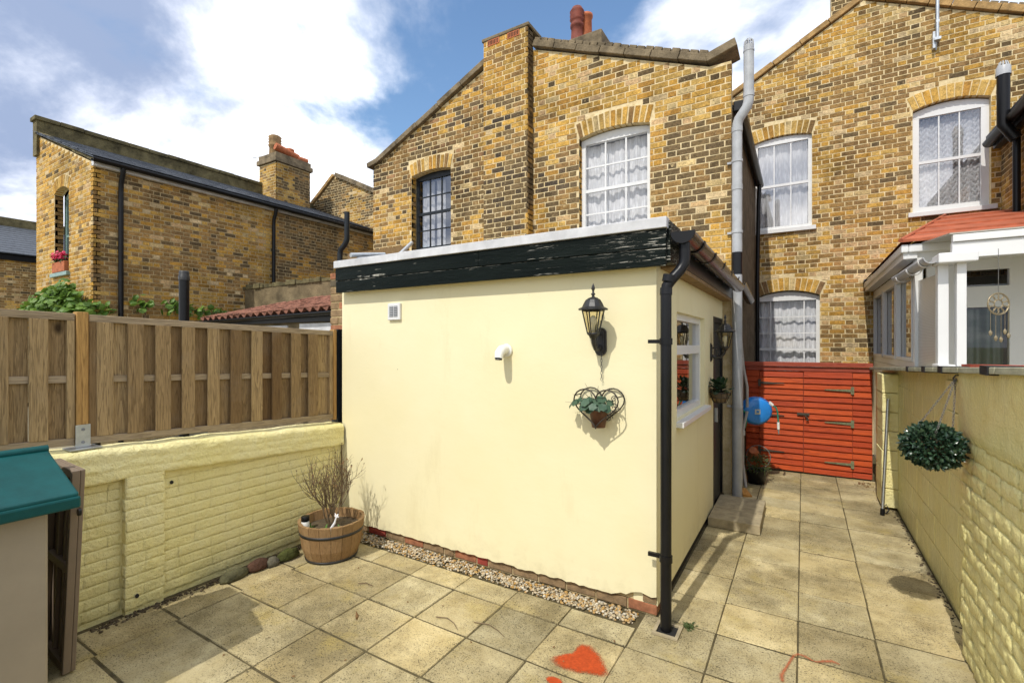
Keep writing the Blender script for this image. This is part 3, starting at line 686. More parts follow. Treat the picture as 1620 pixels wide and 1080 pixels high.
# fascia: two long boards on the front, capping strip above, deck behind
FY = 3.06
MB().box(-3.83, -.735, FY, FY + .03, 2.275, 2.385).build('fascia_board', 'fascia', ext, .003)
MB().box(-3.832, -2.16, FY - .004, FY + .028, 2.389, 2.505).build('fascia_board', 'fascia', ext, .003)
MB().box(-2.157, -.733, FY - .006, FY + .028, 2.389, 2.503).build('fascia_board', 'fascia', ext, .003)
MB().box(-3.84, -3.0, FY - .02, FY + .06, 2.508, 2.575).build('capping_strip', 'whiteroof', ext, .004)
MB().box(-2.998, -.725, FY - .021, FY + .06, 2.509, 2.577).build('capping_strip', 'whiteroof', ext, .004)
MB().box(-3.82, -.74, FY + .03, EY0 + .004, 2.300, 2.330).build('soffit', 'render', ext)
MB().hexa([(-3.83, FY + .06, 2.49), (-.75, FY + .06, 2.49), (-.75, EY1, 2.42), (-3.83, EY1, 2.42)], [(-3.83, FY + .06, 2.545), (-.75, FY + .06, 2.545), (-.75, EY1, 2.46), (-3.83, EY1, 2.46)]).build('roof_deck', 'roofdeck', ext)
# side verge: black block at the corner, thin dark fascia running back, soffit board
MB().box(-.80, -.713, FY + .032, FY + .34, 2.30, 2.56).build('corner_block', 'fascia', ext, .004)
MB().box(-.75, -.712, FY + .345, EY1 - .05, 2.315, 2.50).build('side_fascia', 'darksash', ext)
MB().box(SX + .002, -.714, EY0 + .10, EY1 - .05, 2.285, 2.312).build('side_soffit', 'buff_brick', ext)
# gutter along the side
GX, GZ = -.635, 2.475
gt = gutter(MB(), (GX, FY + .03, GZ), (GX, 6.02, GZ - .03), .068).build('gutter', 'brownplastic', ext)
cap = MB(Fr((GX, FY + .025, GZ), (1, 0, 0), (0, 1, 0)))
cap.prism([(.073 * math.cos(a), -.074 * math.sin(a) + .004) for a in [math.pi * k / 14 for k in range(15)]], -.012, .006); cap.build('stop_end', 'black', gt)
for y in (3.42, 3.9, 4.4, 4.9, 5.4, 5.85):
    b = MB(); gutter(b, (GX, y - .022, GZ - .004), (GX, y + .022, GZ - .004), .076); b.box(GX - .095, GX - .06, y - .02, y + .02, GZ - .05, GZ - .005); b.build('gutter_bracket', 'black', gt)
# downpipe with swan neck, clips
PX, PY = -.732, 3.055
dp = MB().tube([(GX, 3.13, GZ - .04), (GX, 3.13, GZ - .15), (GX - .005, 3.128, GZ - .19), (GX - .03, 3.115, GZ - .235), (PX + .03, 3.07, 2.185), (PX + .005, PY + .004, 2.145), (PX, PY, 2.10), (PX, PY, .01)], .034, 16).build('downpipe', 'black', ext)
for z in (2.20, 2.12): MB().tube([(PX + (.012 if z > 2.15 else 0), PY, z - .03), (PX + (.02 if z > 2.15 else 0), PY + .004, z + .012)], .0375, 16).build('pipe_collar', 'black', dp)
for z in (1.80, .45):
    b = MB(); b.tube([(PX, PY, z - .02), (PX, PY, z + .02)], .040, 16); b.box(PX - .115, PX - .03, PY + .01, PY + .03, z - .012, z + .012); b.build('pipe_clip', 'black', dp)
# door (black, seen edge on) in its recess
d = MB(); d.box(SX - .06, SX + .004, DY0, DY0 + .055, .06, 2.08); d.box(SX - .06, SX + .004, DY1 - .055, DY1, .06, 2.08); d.box(SX - .06, SX + .003, DY0 + .055, DY1 - .055, 2.02, 2.08)
dr = d.build('door', 'black', ext); MB().box(SX - .055, SX - .012, DY0 + .058, DY1 - .058, .07, 2.018).build('door_leaf', 'darksash', dr)
MB().box(SX - .011, SX + .028, DY0 + .10, DY0 + .12, .95, 1.10).build('handle', 'galv', dr)
# side window
fr = Fr((SX, 0, 0), (0, 1, 0), (1, 0, 0)); n = -.04; w = MB(fr); fw = .055
w.box(WY0, WY0 + fw, n - .06, n, WZ0, WZ1); w.box(WY1 - fw, WY1, n - .06, n, WZ0, WZ1); w.box(WY0 + fw, WY1 - fw, n - .06, n, WZ0, WZ0 + fw); w.box(WY0 + fw, WY1 - fw, n - .06, n, WZ1 - fw, WZ1); w.box(WY0 + fw, WY1 - fw, n - .06, n + .004, 1.70, 1.775)
win = w.build('window', 'pvc', ext)
quad(fr, WY0 + fw, WY1 - fw, WZ0 + fw, 1.70, n - .033).build('pane', 'glass_r', win); quad(fr, WY0 + fw, WY1 - fw, 1.775, WZ1 - fw, n - .033).build('pane', 'glass_r', win)
MB(fr).box(WY0 - .02, WY1 + .03, -.05, .055, WZ0 - .045, WZ0 - .002).build('sill', 'pvc', win, .006)
MB(fr).box(WY0 - .2, WY1 + .2, -1.0, -.98, .8, 2.3).build('room', 'interior', win)

# ================================================================== MIDDLE HOUSE: two-storey outrigger pair with chimney breast
mid = thing('brick_house', 'yellow stock brick house pair with central chimney breast behind the extension', 'house', (-3.76, 7.9, 0))
FB = Fr((0, 6.25, 0), (1, 0, 0), (0, -1, 0)); HL, HR = -6.78, -.735
def vis_mid(x, y): return y < 430 - (x - 533) * .14 and not (759 < x < 845)
wl_op = (-5.84, -4.97, 3.2, 4.70, .05); wr_op = (-2.69, -1.70, 3.2, 4.66, .065)
base_pal = stock(.17, .22, .07)
def pal_mid(u, z, rnd, head):
    if u > -3.4 and z > 4.55 and rnd.random() < .8: return sc(rnd.choice(YEL + [PAL[0], PAL[2]]), rnd.uniform(.95, 1.2))
    if u < -4.2 and z > 4.2 and rnd.random() < .50: return sc(rnd.choice(BRN + DRK[:2] + [DRK[3], (.36, .21, .11)]), rnd.uniform(.7, 1.1))
    if -3.3 < u < -2.6 and 3.9 < z < 4.6 and rnd.random() < .4: return sc(rnd.choice(DRK + BRN), 1.)
    return base_pal(u, z, rnd, head)
brick_wall(mid, 'wall', FB, [(HL, 0), (HR, 0), (HR, 5.16), (-.98, 5.16), (-3.40, 6.14), (-4.22, 6.14), (HL, 5.06)], [wl_op, wr_op], pal_mid, 'mortar', zlo=2.4, vis=vis_mid, seed=11)
# chimney breast
CB = Fr((0, 6.10, 0), (1, 0, 0), (0, -1, 0)); cpal = stock(.34, .22, .04, .8)
def pal_cb(u, z, rnd, head):
    if z > 5.5: return sc(rnd.choice(YEL + BRN[:2] + [YEL[0], YEL[2]]), rnd.uniform(.75, 1.05))
    if 3.2 < z < 5.2 and rnd.random() < .25: return sc(rnd.choice(DRK), .8)
    return cpal(u, z, rnd, head)
brick_wall(mid, 'chimney_breast', CB, [(-4.21, 0), (-3.43, 0), (-3.43, 6.42), (-4.21, 6.42)], (), pal_cb, 'mortar', zlo=2.4, vis=lambda x, y: y < 400, seed=12, thick=.15, n_ind=280)
CS = Fr((-3.43, 0, 0), (0, 1, 0), (1, 0, 0))
brick_wall(mid, 'chimney_side', CS, [(6.10, 2.4), (6.25, 2.4), (6.25, 6.42), (6.10, 6.42)], (), stock(.35, .2, .02), 'mortar', seed=13, thick=.02, proud=.004, n_ind=60)
MB().box(-4.24, -3.41, 6.085, 6.5, 6.425, 6.475).build('chimney_cap', 'stone', mid, .01)
for u0, u1 in ((-4.13, -3.92), (-3.78, -3.57)):
    b = MB(CB).box(u0, u1, -.02, .010, 6.33, 6.42); ab = b.build('air_brick', 'terracotta', mid)
    for k in range(7): MB(CB).box(u0 + .014 + k * .027, u0 + .026 + k * .027, .002, .0125, 6.345, 6.405).build('slot', 'dark_gap', ab)
copings(mid, FB, [(-6.88, 5.03), (-6.62, 5.08), (-4.23, 6.16)], .09, -.30, .07, .48, 'stone', seed=5)
copings(mid, FB, [(-3.42, 6.17), (-1.0, 5.20)], .09, -.30, .06, .40, 'stone', seed=6)
copings(mid, FB, [(-1.0, 5.20), (-.66, 5.30)], .10, -.30, .07, .36, 'stone', seed=8)
copings(mid, FB, [(-3.40, 6.26), (-1.0, 5.295)], .055, -.28, .03, .12, 'stone', name='coping_brick', seed=7, gap=.012)
# side wall, roof and rear part
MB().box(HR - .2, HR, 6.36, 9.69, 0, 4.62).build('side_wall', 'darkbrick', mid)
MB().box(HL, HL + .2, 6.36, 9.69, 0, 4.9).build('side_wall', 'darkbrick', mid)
rf = MB(); rf.hexa([(-3.8, 6.4, 5.95), (HR + .06, 6.4, 4.60), (HR + .06, 9.68, 4.60), (-3.8, 9.68, 5.95)], [(-3.8, 6.4, 6.02), (HR + .06, 6.4, 4.67), (HR + .06, 9.68, 4.67), (-3.8, 9.68, 6.02)])
rf.hexa([(-3.8, 6.4, 5.95), (HL - .06, 6.4, 4.85), (HL - .06, 9.68, 4.85), (-3.8, 9.68, 5.95)], [(-3.8, 6.4, 6.02), (HL - .06, 6.4, 4.92), (HL - .06, 9.68, 4.92), (-3.8, 9.68, 6.02)]); rf.build('roof', 'slate', mid)
sash_window(mid, FB, -5.84, -4.97, 3.22, 4.69, .045, 3, 4, 'darksash', .12, .05, .018, 'glass_r', 'split', 3, sill=False, lift=.20, label='dark painted sash window pushed part way up')
sash_window(mid, FB, -2.69, -1.70, 3.22, 4.65, .06, 3, 4, 'white', .09, .06, .022, 'glass', 'plain', 4, sill=False)
# red pots on a stack behind the ridge
stk = MB().box(-3.72, -3.02, 8.0, 8.5, 5.6, 7.32).build('chimney_stack', 'stone', mid, .02)
p = MB(); p.lathe([(.13, 0), (.13, .06), (.115, .08), (.105, .28), (.125, .30), (.125, .35), (.10, .37)] + [(.115 if k % 2 else .135, .37 + k * .035) for k in range(1, 8)] + [(.09, .66), (.03, .70), (0, .70)], (-3.57, 8.2, 7.32), 18); p.build('chimney_pot', 'pot_red', stk)
p = MB(); p.lathe([(.11, 0), (.10, .5), (.12, .52), (.12, .57), (.085, .57), (.085, .4)], (-3.45, 8.35, 7.32), 18); p.build('chimney_pot', 'terracotta', stk)
# soil vent pipe at the corner
SPX, SPY = -.665, 6.19
sp = MB().tube([(SPX, SPY, 0), (SPX, SPY, 2.60)], .055, 20).build('soil_pipe', 'greypipe', mid)
MB().tube([(SPX, SPY, 2.60), (SPX, SPY, 2.86)], .0585, 20).build('pipe_coupling', 'black', sp)
MB().tube([(SPX, SPY, 2.84), (SPX, SPY, 4.30), (SPX + .005, SPY - .002, 4.37), (SPX + .02, SPY - .004, 4.42), (SPX + .105, SPY - .02, 4.53), (SPX + .12, SPY - .022, 4.58), (SPX + .125, SPY - .022, 4.64), (SPX + .125, SPY - .022, 5.23)], .055, 20).build('vent_pipe', 'greypipe', sp)
for z in (3.62, 4.30): MB().tube([(SPX, SPY, z - .03), (SPX, SPY, z + .03)], .060, 20).build('pipe_collar', 'greypipe', sp)
MB().tube([(SPX + .125, SPY - .022, 4.64), (SPX + .125, SPY - .022, 4.70)], .060, 20).build('pipe_collar', 'greypipe', sp)
MB().tube([(SPX + .125, SPY - .022, 5.16), (SPX + .125, SPY - .022, 5.18)], .059, 20).build('pipe_collar', 'greypipe', sp)
cg = MB()
for k in range(12):
    a = 2 * math.pi * k / 12; cg.tube([(SPX + .125 + .05 * math.cos(a), SPY - .022 + .05 * math.sin(a), 5.23), (SPX + .125 + .048 * math.cos(a), SPY - .022 + .048 * math.sin(a), 5.28), (SPX + .125 + .02 * math.cos(a), SPY - .022 + .02 * math.sin(a), 5.31)], .006, 5)
cg.build('vent_cage', 'greypipe', sp)
for z in (1.05, 3.1, 3.93):
    b = MB(); b.tube([(SPX, SPY, z - .015), (SPX, SPY, z + .015)], .062, 20); b.box(SPX - .11, SPX - .05, SPY + .02, SPY + .05, z - .012, z + .012); b.build('pipe_clip', 'greypipe', sp)
# eaves gutter along the hidden side, hopper
gutter(MB(), (-.655, 6.38, 4.66), (-.655, 9.55, 4.60), .06).build('gutter', 'black', mid)
MB().box(-.72, -.60, 6.32, 6.38, 4.58, 4.70).build('hopper', 'black', mid, .01)
MB().tube([(-.655, 9.40, 4.56), (-.67, 9.4, 4.2), (-.69, 9.45, 3.0), (-.69, 9.45, .2)], .034, 10).build('downpipe', 'black', mid)
MB().tube([(-.69, 6.33, .0), (-.69, 6.33, 4.5)], .03, 10).build('downpipe', 'black', mid)
gutter(MB(), (-.66, 6.5, 2.55), (-.66, 7.7, 2.42), .06).build('low_gutter', 'brownplastic', mid)
# grey conduits beside the pipe
for pts in ([(-.69, 6.6, 2.1), (-.64, 6.62, 1.5), (-.60, 6.65, 1.25), (-.60, 6.65, 1.0)], [(-.70, 6.5, 2.3), (-.69, 6.5, 1.9), (-.65, 6.52, 1.55), (-.65, 6.52, .02)], [(-.60, 6.65, .95), (-.63, 6.62, .80), (-.645, 6.6, .7), (-.645, 6.6, .3), (-.60, 6.5, .04)]):
    MB().tube(pts, .017, 10).build('conduit', 'conduit', mid)
MB().tube([(-.645, 6.57, .66), (-.645, 6.57, .72)], .03, 12).build('conduit_joint', 'greypipe', mid)
aer = tag(MB().tube([(-5.05, 7.2, 6.45), (-4.68, 7.2, 6.31)], .008, 6).build('tv_aerial', 'galv'), 'small grey aerial behind the left slope of the middle gable', 'aerial')
b = MB()
for k in range(5): b.tube([(-5.03 + k * .085, 7.2, 6.442 - k * .032 - .05), (-5.03 + k * .085, 7.2, 6.442 - k * .032 + .06)], .005, 5)
b.build('aerial_rods', 'galv', aer); MB().tube([(-4.7, 7.2, 6.32), (-4.55, 7.2, 5.6)], .012, 6).build('aerial_mast', 'galv', aer)

# ================================================================== RIGHT HOUSE: main rear wall with gable
rgt = thing('brick_house', 'yellow stock brick gable wall with three net-curtained windows behind the red gate', 'house', (1.2, 11, 0))
RB = Fr((0, 9.70, 0), (1, 0, 0), (0, -1, 0))
def vis_rgt(x, y): return x > 1190 and y < 572 and not (x > 1368 and y > 450) and not (x > 1430 and y > 340) and not (x > 1580 and y > 150)
ro = [(-.74, .24, 1.05, 2.63, .10), (-.76, .125, 3.80, 5.40, .065), (1.465, 2.36, 3.82, 5.44, .085)]
rp = stock(.035, .26, .12, 1.)
def pal_r(u, z, rnd, head):
    if z < 3.8 and rnd.random() < .45: return sc(rnd.choice(PAL + YEL[3:5] + [(.52, .30, .12)]), rnd.uniform(.85, 1.1))
    return rp(u, z, rnd, head)
brick_wall(rgt, 'wall', RB, [(-2.5, 0), (4.0, 0), (4.0, 5.85), (.84, 7.40), (-2.5, 5.55)], ro, pal_r, 'mortar_r', zlo=1.3, vis=vis_rgt, seed=21, proud=.004)
copings(rgt, RB, [(-2.5, 5.56), (.80, 7.40)], .09, -.30, .05, .50, 'stone_r', seed=15)
copings(rgt, RB, [(.86, 7.41), (4.0, 5.87)], .10, -.30, .06, .30, 'stone_r', seed=16)
copings(rgt, RB, [(.86, 7.515), (4.0, 5.975)], .05, -.28, .03, .11, 'stone', name='coping_brick', seed=17, gap=.012)
sash_window(rgt, RB, -.74, .24, 1.07, 2.61, .10, 3, 5, 'white', .07, .055, .02, 'glass', 'plain', 5, sill=True, colw=(0, .21, .80, 1))
sash_window(rgt, RB, -.76, .125, 3.82, 5.39, .06, 3, 2, 'white', .05, .055, .018, 'glass_r', 'plain', 6)
sash_window(rgt, RB, 1.465, 2.36, 3.84, 5.42, .085, 3, 2, 'pvc', .08, .09, .016, 'glass_r', 'festoon', 7)
brick_wall(rgt, 'chimney_stack', Fr((0, 10.1, 0), (1, 0, 0), (0, -1, 0)), [(.42, 6.4), (1.3, 6.4), (1.3, 8.9), (.42, 8.9)], (), stock(.3, .2, .05), 'mortar', seed=31, thick=.5, n_ind=40)
MB().hexa([(-2.5, 9.82, 5.3), (.84, 9.82, 7.1), (.84, 16, 7.1), (-2.5, 16, 5.3)], [(-2.5, 9.82, 5.4), (.84, 9.82, 7.2), (.84, 16, 7.2), (-2.5, 16, 5.4)]).build('roof', 'slate', rgt)
MB().hexa([(.84, 9.82, 7.1), (4., 9.82, 5.6), (4., 16, 5.6), (.84, 16, 7.1)], [(.84, 9.82, 7.2), (4., 9.82, 5.7), (4., 16, 5.7), (.84, 16, 7.2)]).build('roof', 'slate', rgt)
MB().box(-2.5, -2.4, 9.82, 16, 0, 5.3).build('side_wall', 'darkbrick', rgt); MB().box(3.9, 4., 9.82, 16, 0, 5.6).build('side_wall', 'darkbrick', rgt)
mast = tag(MB().tube([(1.74, 9.58, 6.42), (1.74, 9.58, 7.9)], .022, 10).build('aerial_mast', 'galv'), 'grey steel aerial mast bracketed high on the right gable', 'mast')
b = MB(); b.box(1.70, 1.78, 9.56, 9.69, 6.40, 6.44); b.box(1.72, 1.76, 9.56, 9.69, 6.66, 6.70); b.tube([(1.74, 9.69, 6.30), (1.74, 9.60, 6.62)], .012, 6); b.box(1.69, 1.72, 9.60, 9.69, 6.30, 6.55); b.build('bracket', 'galv', mast)
# next outrigger on the far right: brick flank, gutter and vent pipe
nxt = thing('brick_house', 'brick flank of the next house at the right edge with black gutter', 'house', (3.5, 8, 0))
NB = Fr((2.47, 0, 0), (0, 1, 0), (-1, 0, 0))
brick_wall(nxt, 'wall', NB, [(6.3, 0), (9.69, 0), (9.69, 4.75), (6.3, 4.75)], (), stock(.1, .35, .05), 'mortar', zlo=2.6, seed=41, n_ind=120, vis=lambda x, y: x > 1578 and 150 < y < 340)
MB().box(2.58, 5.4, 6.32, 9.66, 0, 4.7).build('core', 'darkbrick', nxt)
MB().hexa([(2.30, 6.3, 4.78), (5.4, 6.3, 6.0), (5.4, 9.68, 6.0), (2.30, 9.68, 4.78)], [(2.30, 6.3, 4.84), (5.4, 6.3, 6.06), (5.4, 9.68, 6.06), (2.30, 9.68, 4.84)]).build('roof', 'slate', nxt)
MB().box(2.36, 2.44, 6.3, 9.6, 4.62, 4.77).build('fascia_board', 'darksash', nxt)
gutter(MB(), (2.31, 6.3, 4.76), (2.31, 9.60, 4.72), .07).build('gutter', 'black', nxt)
MB().tube([(2.40, 8.85, 0), (2.40, 8.85, 4.6)], .04, 12).build('downpipe', 'black', nxt)
MB().tube([(2.36, 8.72, 4.45), (2.24, 8.72, 4.66), (2.24, 8.72, 5.32)], .066, 14).build('vent_pipe', 'black', nxt)
b = MB().lathe([(.075, 0), (.075, .10), (.066, .12)], (2.24, 8.72, 5.30), 14)
for k in range(10):
    a = 2 * math.pi * k / 10; b.tube([(2.24 + .06 * math.cos(a), 8.72 + .06 * math.sin(a), 5.40), (2.24 + .035 * math.cos(a), 8.72 + .035 * math.sin(a), 5.48)], .008, 5)
b.build('vent_cage', 'greypipe', nxt)

# ================================================================== LEFT HOUSE: outrigger of the neighbour, mono-pitch roof
lft = thing('brick_house', 'yellow brick house with lean-to slate roof and side chimney beyond the fence', 'house', (-12, 6.5, 0))
LF = Fr((0, 3.35, 0), (1, 0, 0), (0, -1, 0)); LS = Fr((-10.5, 0, 0), (0, 1, 0), (1, 0, 0))
lp = stock(.03, .05, .12); lp2 = stock(.05, .22, .08); lp3 = stock(.30, .34, .04, .6, YEL[:1] + YEL[5:6])
brick_wall(lft, 'front_wall', LF, [(-13.38, 0), (-10.5, 0), (-10.5, 4.93), (-13.38, 6.05)], [(-12.36, -11.62, 3.12, 4.66, .10)], lp, 'mortar', zlo=2.2, seed=51, vis=lambda x, y: y < 490)
brick_wall(lft, 'side_wall', LS, [(3.35, 0), (9.69, 0), (9.69, 4.93), (3.35, 4.93)], (), lambda u, z, r_, h: (lp3 if u > 6.62 else lp2)(u, z, r_, h), 'mortar_l', zlo=2.2, seed=52, vis=lambda x, y: y < 480 and x < 530)
sash_window(lft, LF, -12.36, -11.62, 3.14, 4.64, .10, 1, 2, 'greensash', .16, .05, .02, 'glass', None, 8)
for X_, y0_, y1_, zz0, zz1, rt__ in ((-12.36, 3.357, 3.48, 3.14, 4.66, lft), (-5.84, 6.257, 6.36, 3.22, 4.70, mid), (-2.69, 6.257, 6.34, 3.22, 4.66, mid)):
    brick_wall(rt__, 'window_jamb', Fr((X_, 0, 0), (0, 1, 0), (1, 0, 0)), [(y0_, zz0), (y1_, zz0), (y1_, zz1), (y0_, zz1)], (), stock(.04, .35, .03), 'mortar_l', seed=55, thick=.004, proud=.003, n_ind=40, ustart=y0_ - .02)
# roof: slates in courses from the eaves to the parapet
fb = MB().box(-10.49, -10.40, 3.32, 9.69, 4.86, 4.97).build('fascia_board', 'whiteroof', lft)
rfm = MB(); rfm.hexa([(-10.36, 3.3, 4.98), (-13.2, 3.3, 6.02), (-13.2, 9.69, 6.02), (-10.36, 9.69, 4.98)], [(-10.36, 3.3, 5.0), (-13.2, 3.3, 6.04), (-13.2, 9.69, 6.04), (-10.36, 9.69, 5.0)]); roof = rfm.build('roof', 'slate', lft)
rl = random.Random(3); sl = MB(); dx, dz = -2.84 / 14, 1.04 / 14
for i in range(14):
    y = 3.28 - (.12 if i % 2 else 0)
    while y < 9.69:
        w = .245; x0, z0 = -10.33 + dx * i, 5.0 + dz * i; t_ = .008 + rl.uniform(0, .004)
        a0, a1 = max(y, 3.26), min(y + w - .006, 9.69)
        if a1 > a0: sl.hexa([(x0, a0, z0 + .008), (x0 + dx * 1.5, a0, z0 + dz * 1.5), (x0 + dx * 1.5, a1, z0 + dz * 1.5), (x0, a1, z0 + .008)], [(x0, a0, z0 + .008 + t_), (x0 + dx * 1.5, a0, z0 + dz * 1.5 + .006), (x0 + dx * 1.5, a1, z0 + dz * 1.5 + .006), (x0, a1, z0 + .008 + t_)])
        y += w
kind(sl.build('slates', 'slate', roof), 'stuff')
gutter(MB(), (-10.33, 3.28, 4.96), (-10.33, 9.6, 4.94), .06).build('gutter', 'black', lft)
for y in (3.72, 6.62): MB().tube([(-10.34, y, 4.92), (-10.36, y, 4.80), (-10.43, y, 4.66), (-10.44, y, 4.5), (-10.44, y, 0)], .04, 10).build('downpipe', 'black', lft)
MB().box(-13.40, -13.18, 3.30, 8.0, 5.6, 6.30).build('parapet', 'moss_stone', lft)
copings(lft, Fr((-13.29, 0, 0), (0, 1, 0), (1, 0, 0)), [(3.26, 6.30), (8.0, 6.30)], .08, -.15, .15, .40, 'moss_stone', seed=61)
MB().box(-13.40, -13.18, 9.08, 9.69, 5.6, 6.20).build('parapet', 'moss_stone', lft)
copings(lft, LF, [(-13.32, 6.06), (-10.42, 4.93)], .05, -.1, .03, .35, 'moss_stone', seed=62, name='verge_tile')
st_p = stock(.16, .25, .05); st_s = stock(.35, .3, .02)
brick_wall(lft, 'chimney_stack', Fr((0, 8.0, 0), (1, 0, 0), (0, -1, 0)), [(-13.3, 5.4), (-12.5, 5.4), (-12.5, 6.86), (-13.3, 6.86)], (), st_p, 'mortar', seed=63, n_ind=90, thick=.02, ustart=-13.3)
ch = brick_wall(lft, 'chimney_flank', Fr((-12.5, 0, 0), (0, 1, 0), (1, 0, 0)), [(8.0, 5.4), (9.07, 5.4), (9.07, 6.86), (8.0, 6.86)], (), st_s, 'mortar_l', seed=64, n_ind=140, thick=.02, ustart=8.0)
MB().box(-13.28, -12.51, 8.03, 9.05, 5.4, 6.86).build('stack_core', 'darkbrick', lft)
MB().box(-13.36, -12.44, 7.94, 9.13, 6.87, 7.0).build('stack_cap', 'stone', lft, .01); MB().box(-13.32, -12.48, 7.98, 9.09, 7.003, 7.13).build('stack_cap', 'stone', lft, .01)
p = MB(); p.lathe([(.16, 0), (.15, .28), (.17, .30)] + [(.18 if k % 2 else .155, .30 + k * .04) for k in range(1, 8)] + [(.13, .62), (.02, .66), (0, .66)], (-12.95, 8.25, 7.13), 18); p.build('chimney_pot', 'pot_buff', lft)
MB().tube([(-12.70, 8.1, 7.36), (-12.62, 8.75, 7.22)], [.10, .10], 14).build('chimney_pot', 'terracotta', lft)
MB().lathe([(.12, 0), (.11, .2), (.13, .22), (.13, .28), (.09, .28)], (-12.72, 8.55, 7.14), 14).build('chimney_pot', 'terracotta', lft)
MB().tube([(-12.6, 8.7, 7.18), (-12.55, 9.0, 7.17)], .09, 14).build('chimney_pot', 'terracotta', lft)
aer = tag(MB().tube([(-14.15, 8.3, 7.38), (-13.15, 8.3, 7.28)], .010, 6).build('tv_aerial', 'galv'), 'small comb-shaped aerial beside the left chimney pots', 'aerial')
b = MB()
for k in range(9): b.tube([(-14.12 + k * .1, 8.3, 7.33 - k * .01), (-14.12 + k * .1, 8.3, 7.43 - k * .01)], .006, 5)
b.build('aerial_rods', 'galv', aer)
# far gable behind
far = thing('brick_house', 'distant pale brick gable between the left chimney and the middle house', 'house', (-11, 12, 0))
GB = Fr((0, 9.75, 0), (1, 0, 0), (0, -1, 0))
fpal = stock(.22, .2, .15)
brick_wall(far, 'wall', GB, [(-15, 3.0), (-6.8, 3.0), (-6.8, 4.4), (-12.2, 6.92), (-15.0, 5.0)], (), fpal, 'mortar_r', zlo=4.2, seed=71, n_ind=200, vis=lambda x, y: 490 < x < 592 and y < 380)
copings(far, GB, [(-15, 5.02), (-12.25, 6.92)], .10, -.3, .06, .4, 'stone_r', seed=72); copings(far, GB, [(-12.2, 6.90), (-6.8, 4.38)], .12, -.3, .08, .35, 'stone', seed=73)
MB().box(-15, -6.85, 9.86, 15, 0, 4.3).build('core', 'darkbrick', far)
# far-left house
fl = thing('brick_house', 'partly hidden brick house with slate roof at the left edge', 'house', (-21.5, 8, 0))
brick_wall(fl, 'wall', Fr((-20.3, 0, 0), (0, 1, 0), (1, 0, 0)), [(3.2, 0), (9.7, 0), (9.7, 4.35), (3.2, 4.35)], (), stock(.06, .3, .06), 'mortar_l', zlo=2.2, seed=81, n_ind=160, vis=lambda x, y: 0 < x < 58 and y < 480)
MB().box(-20.35, -20.2, 3.1, 9.7, 4.30, 4.52).build('fascia_board', 'black', fl)
sl = MB(); dx, dz = -2.6 / 13, 1.25 / 13
for i in range(13):
    x0, z0 = -20.1 + dx * i, 4.5 + dz * i
    sl.hexa([(x0, 3.1, z0 - .02), (x0 + dx * 1.3, 3.1, z0 + dz * 1.3 - .03), (x0 + dx * 1.3, 9.7, z0 + dz * 1.3 - .03), (x0, 9.7, z0 - .02)], [(x0, 3.1, z0 + .012), (x0 + dx * 1.3, 3.1, z0 + dz * 1.3), (x0 + dx * 1.3, 9.7, z0 + dz * 1.3), (x0, 9.7, z0 + .012)])
kind(sl.build('slates', 'slate', fl), 'stuff')
MB().box(-23.0, -22.6, 3.0, 9.7, 5.3, 6.0).build('parapet', 'moss_stone', fl); MB().box(-23.0, -20.4, 3.3, 9.6, 0, 4.3).build('core', 'darkbrick', fl)

# ================================================================== LEFT BOUNDARY WALL (painted brick with recessed panels)
lw = thing('garden_wall', 'low yellow painted brick wall with recessed panels under the timber fence', 'wall', (-3.95, 1.6, 0))
WF = Fr((-3.80, 0, 0), (0, 1, 0), (1, 0, 0))
def ztop(y): return 1.115 - (y - 1.19) * .052
def band(y): return .90 - max(0, y - 1.5) * .052
MB(WF).hexa([(-.9, -.26, -.05), (3.14, -.26, -.05), (3.14, -.0585, -.05), (-.9, -.0585, -.05)], [(-.9, -.26, 1.20), (3.14, -.26, .99), (3.14, -.0585, .99), (-.9, -.0585, 1.20)]).build('core', 'paint_l', lw)
rb = random.Random(12)
def round_brick(i, jit=.03):
    r_ = random.Random(500 + i); vs = []
    for n, k in ((-1, 0), (-.5, 0), (-.09, .0), (0, .05)):
        for u, z in ((-.5, -.5), (.5, -.5), (.5, .5), (-.5, .5)):
            vs.append((u * (1 - k * .55) + r_.uniform(-.01, .01), n + r_.uniform(-.03, .03) * (n > -.3), z * (1 - 2.2 * k) + r_.uniform(-jit, jit)))
    return vs, [(4 * a + j, 4 * a + (j + 1) % 4, 4 * a + 4 + (j + 1) % 4, 4 * a + 4 + j) for a in range(3) for j in range(4)] + [(12, 13, 14, 15)]
RBK = [round_brick(i) for i in range(6)]
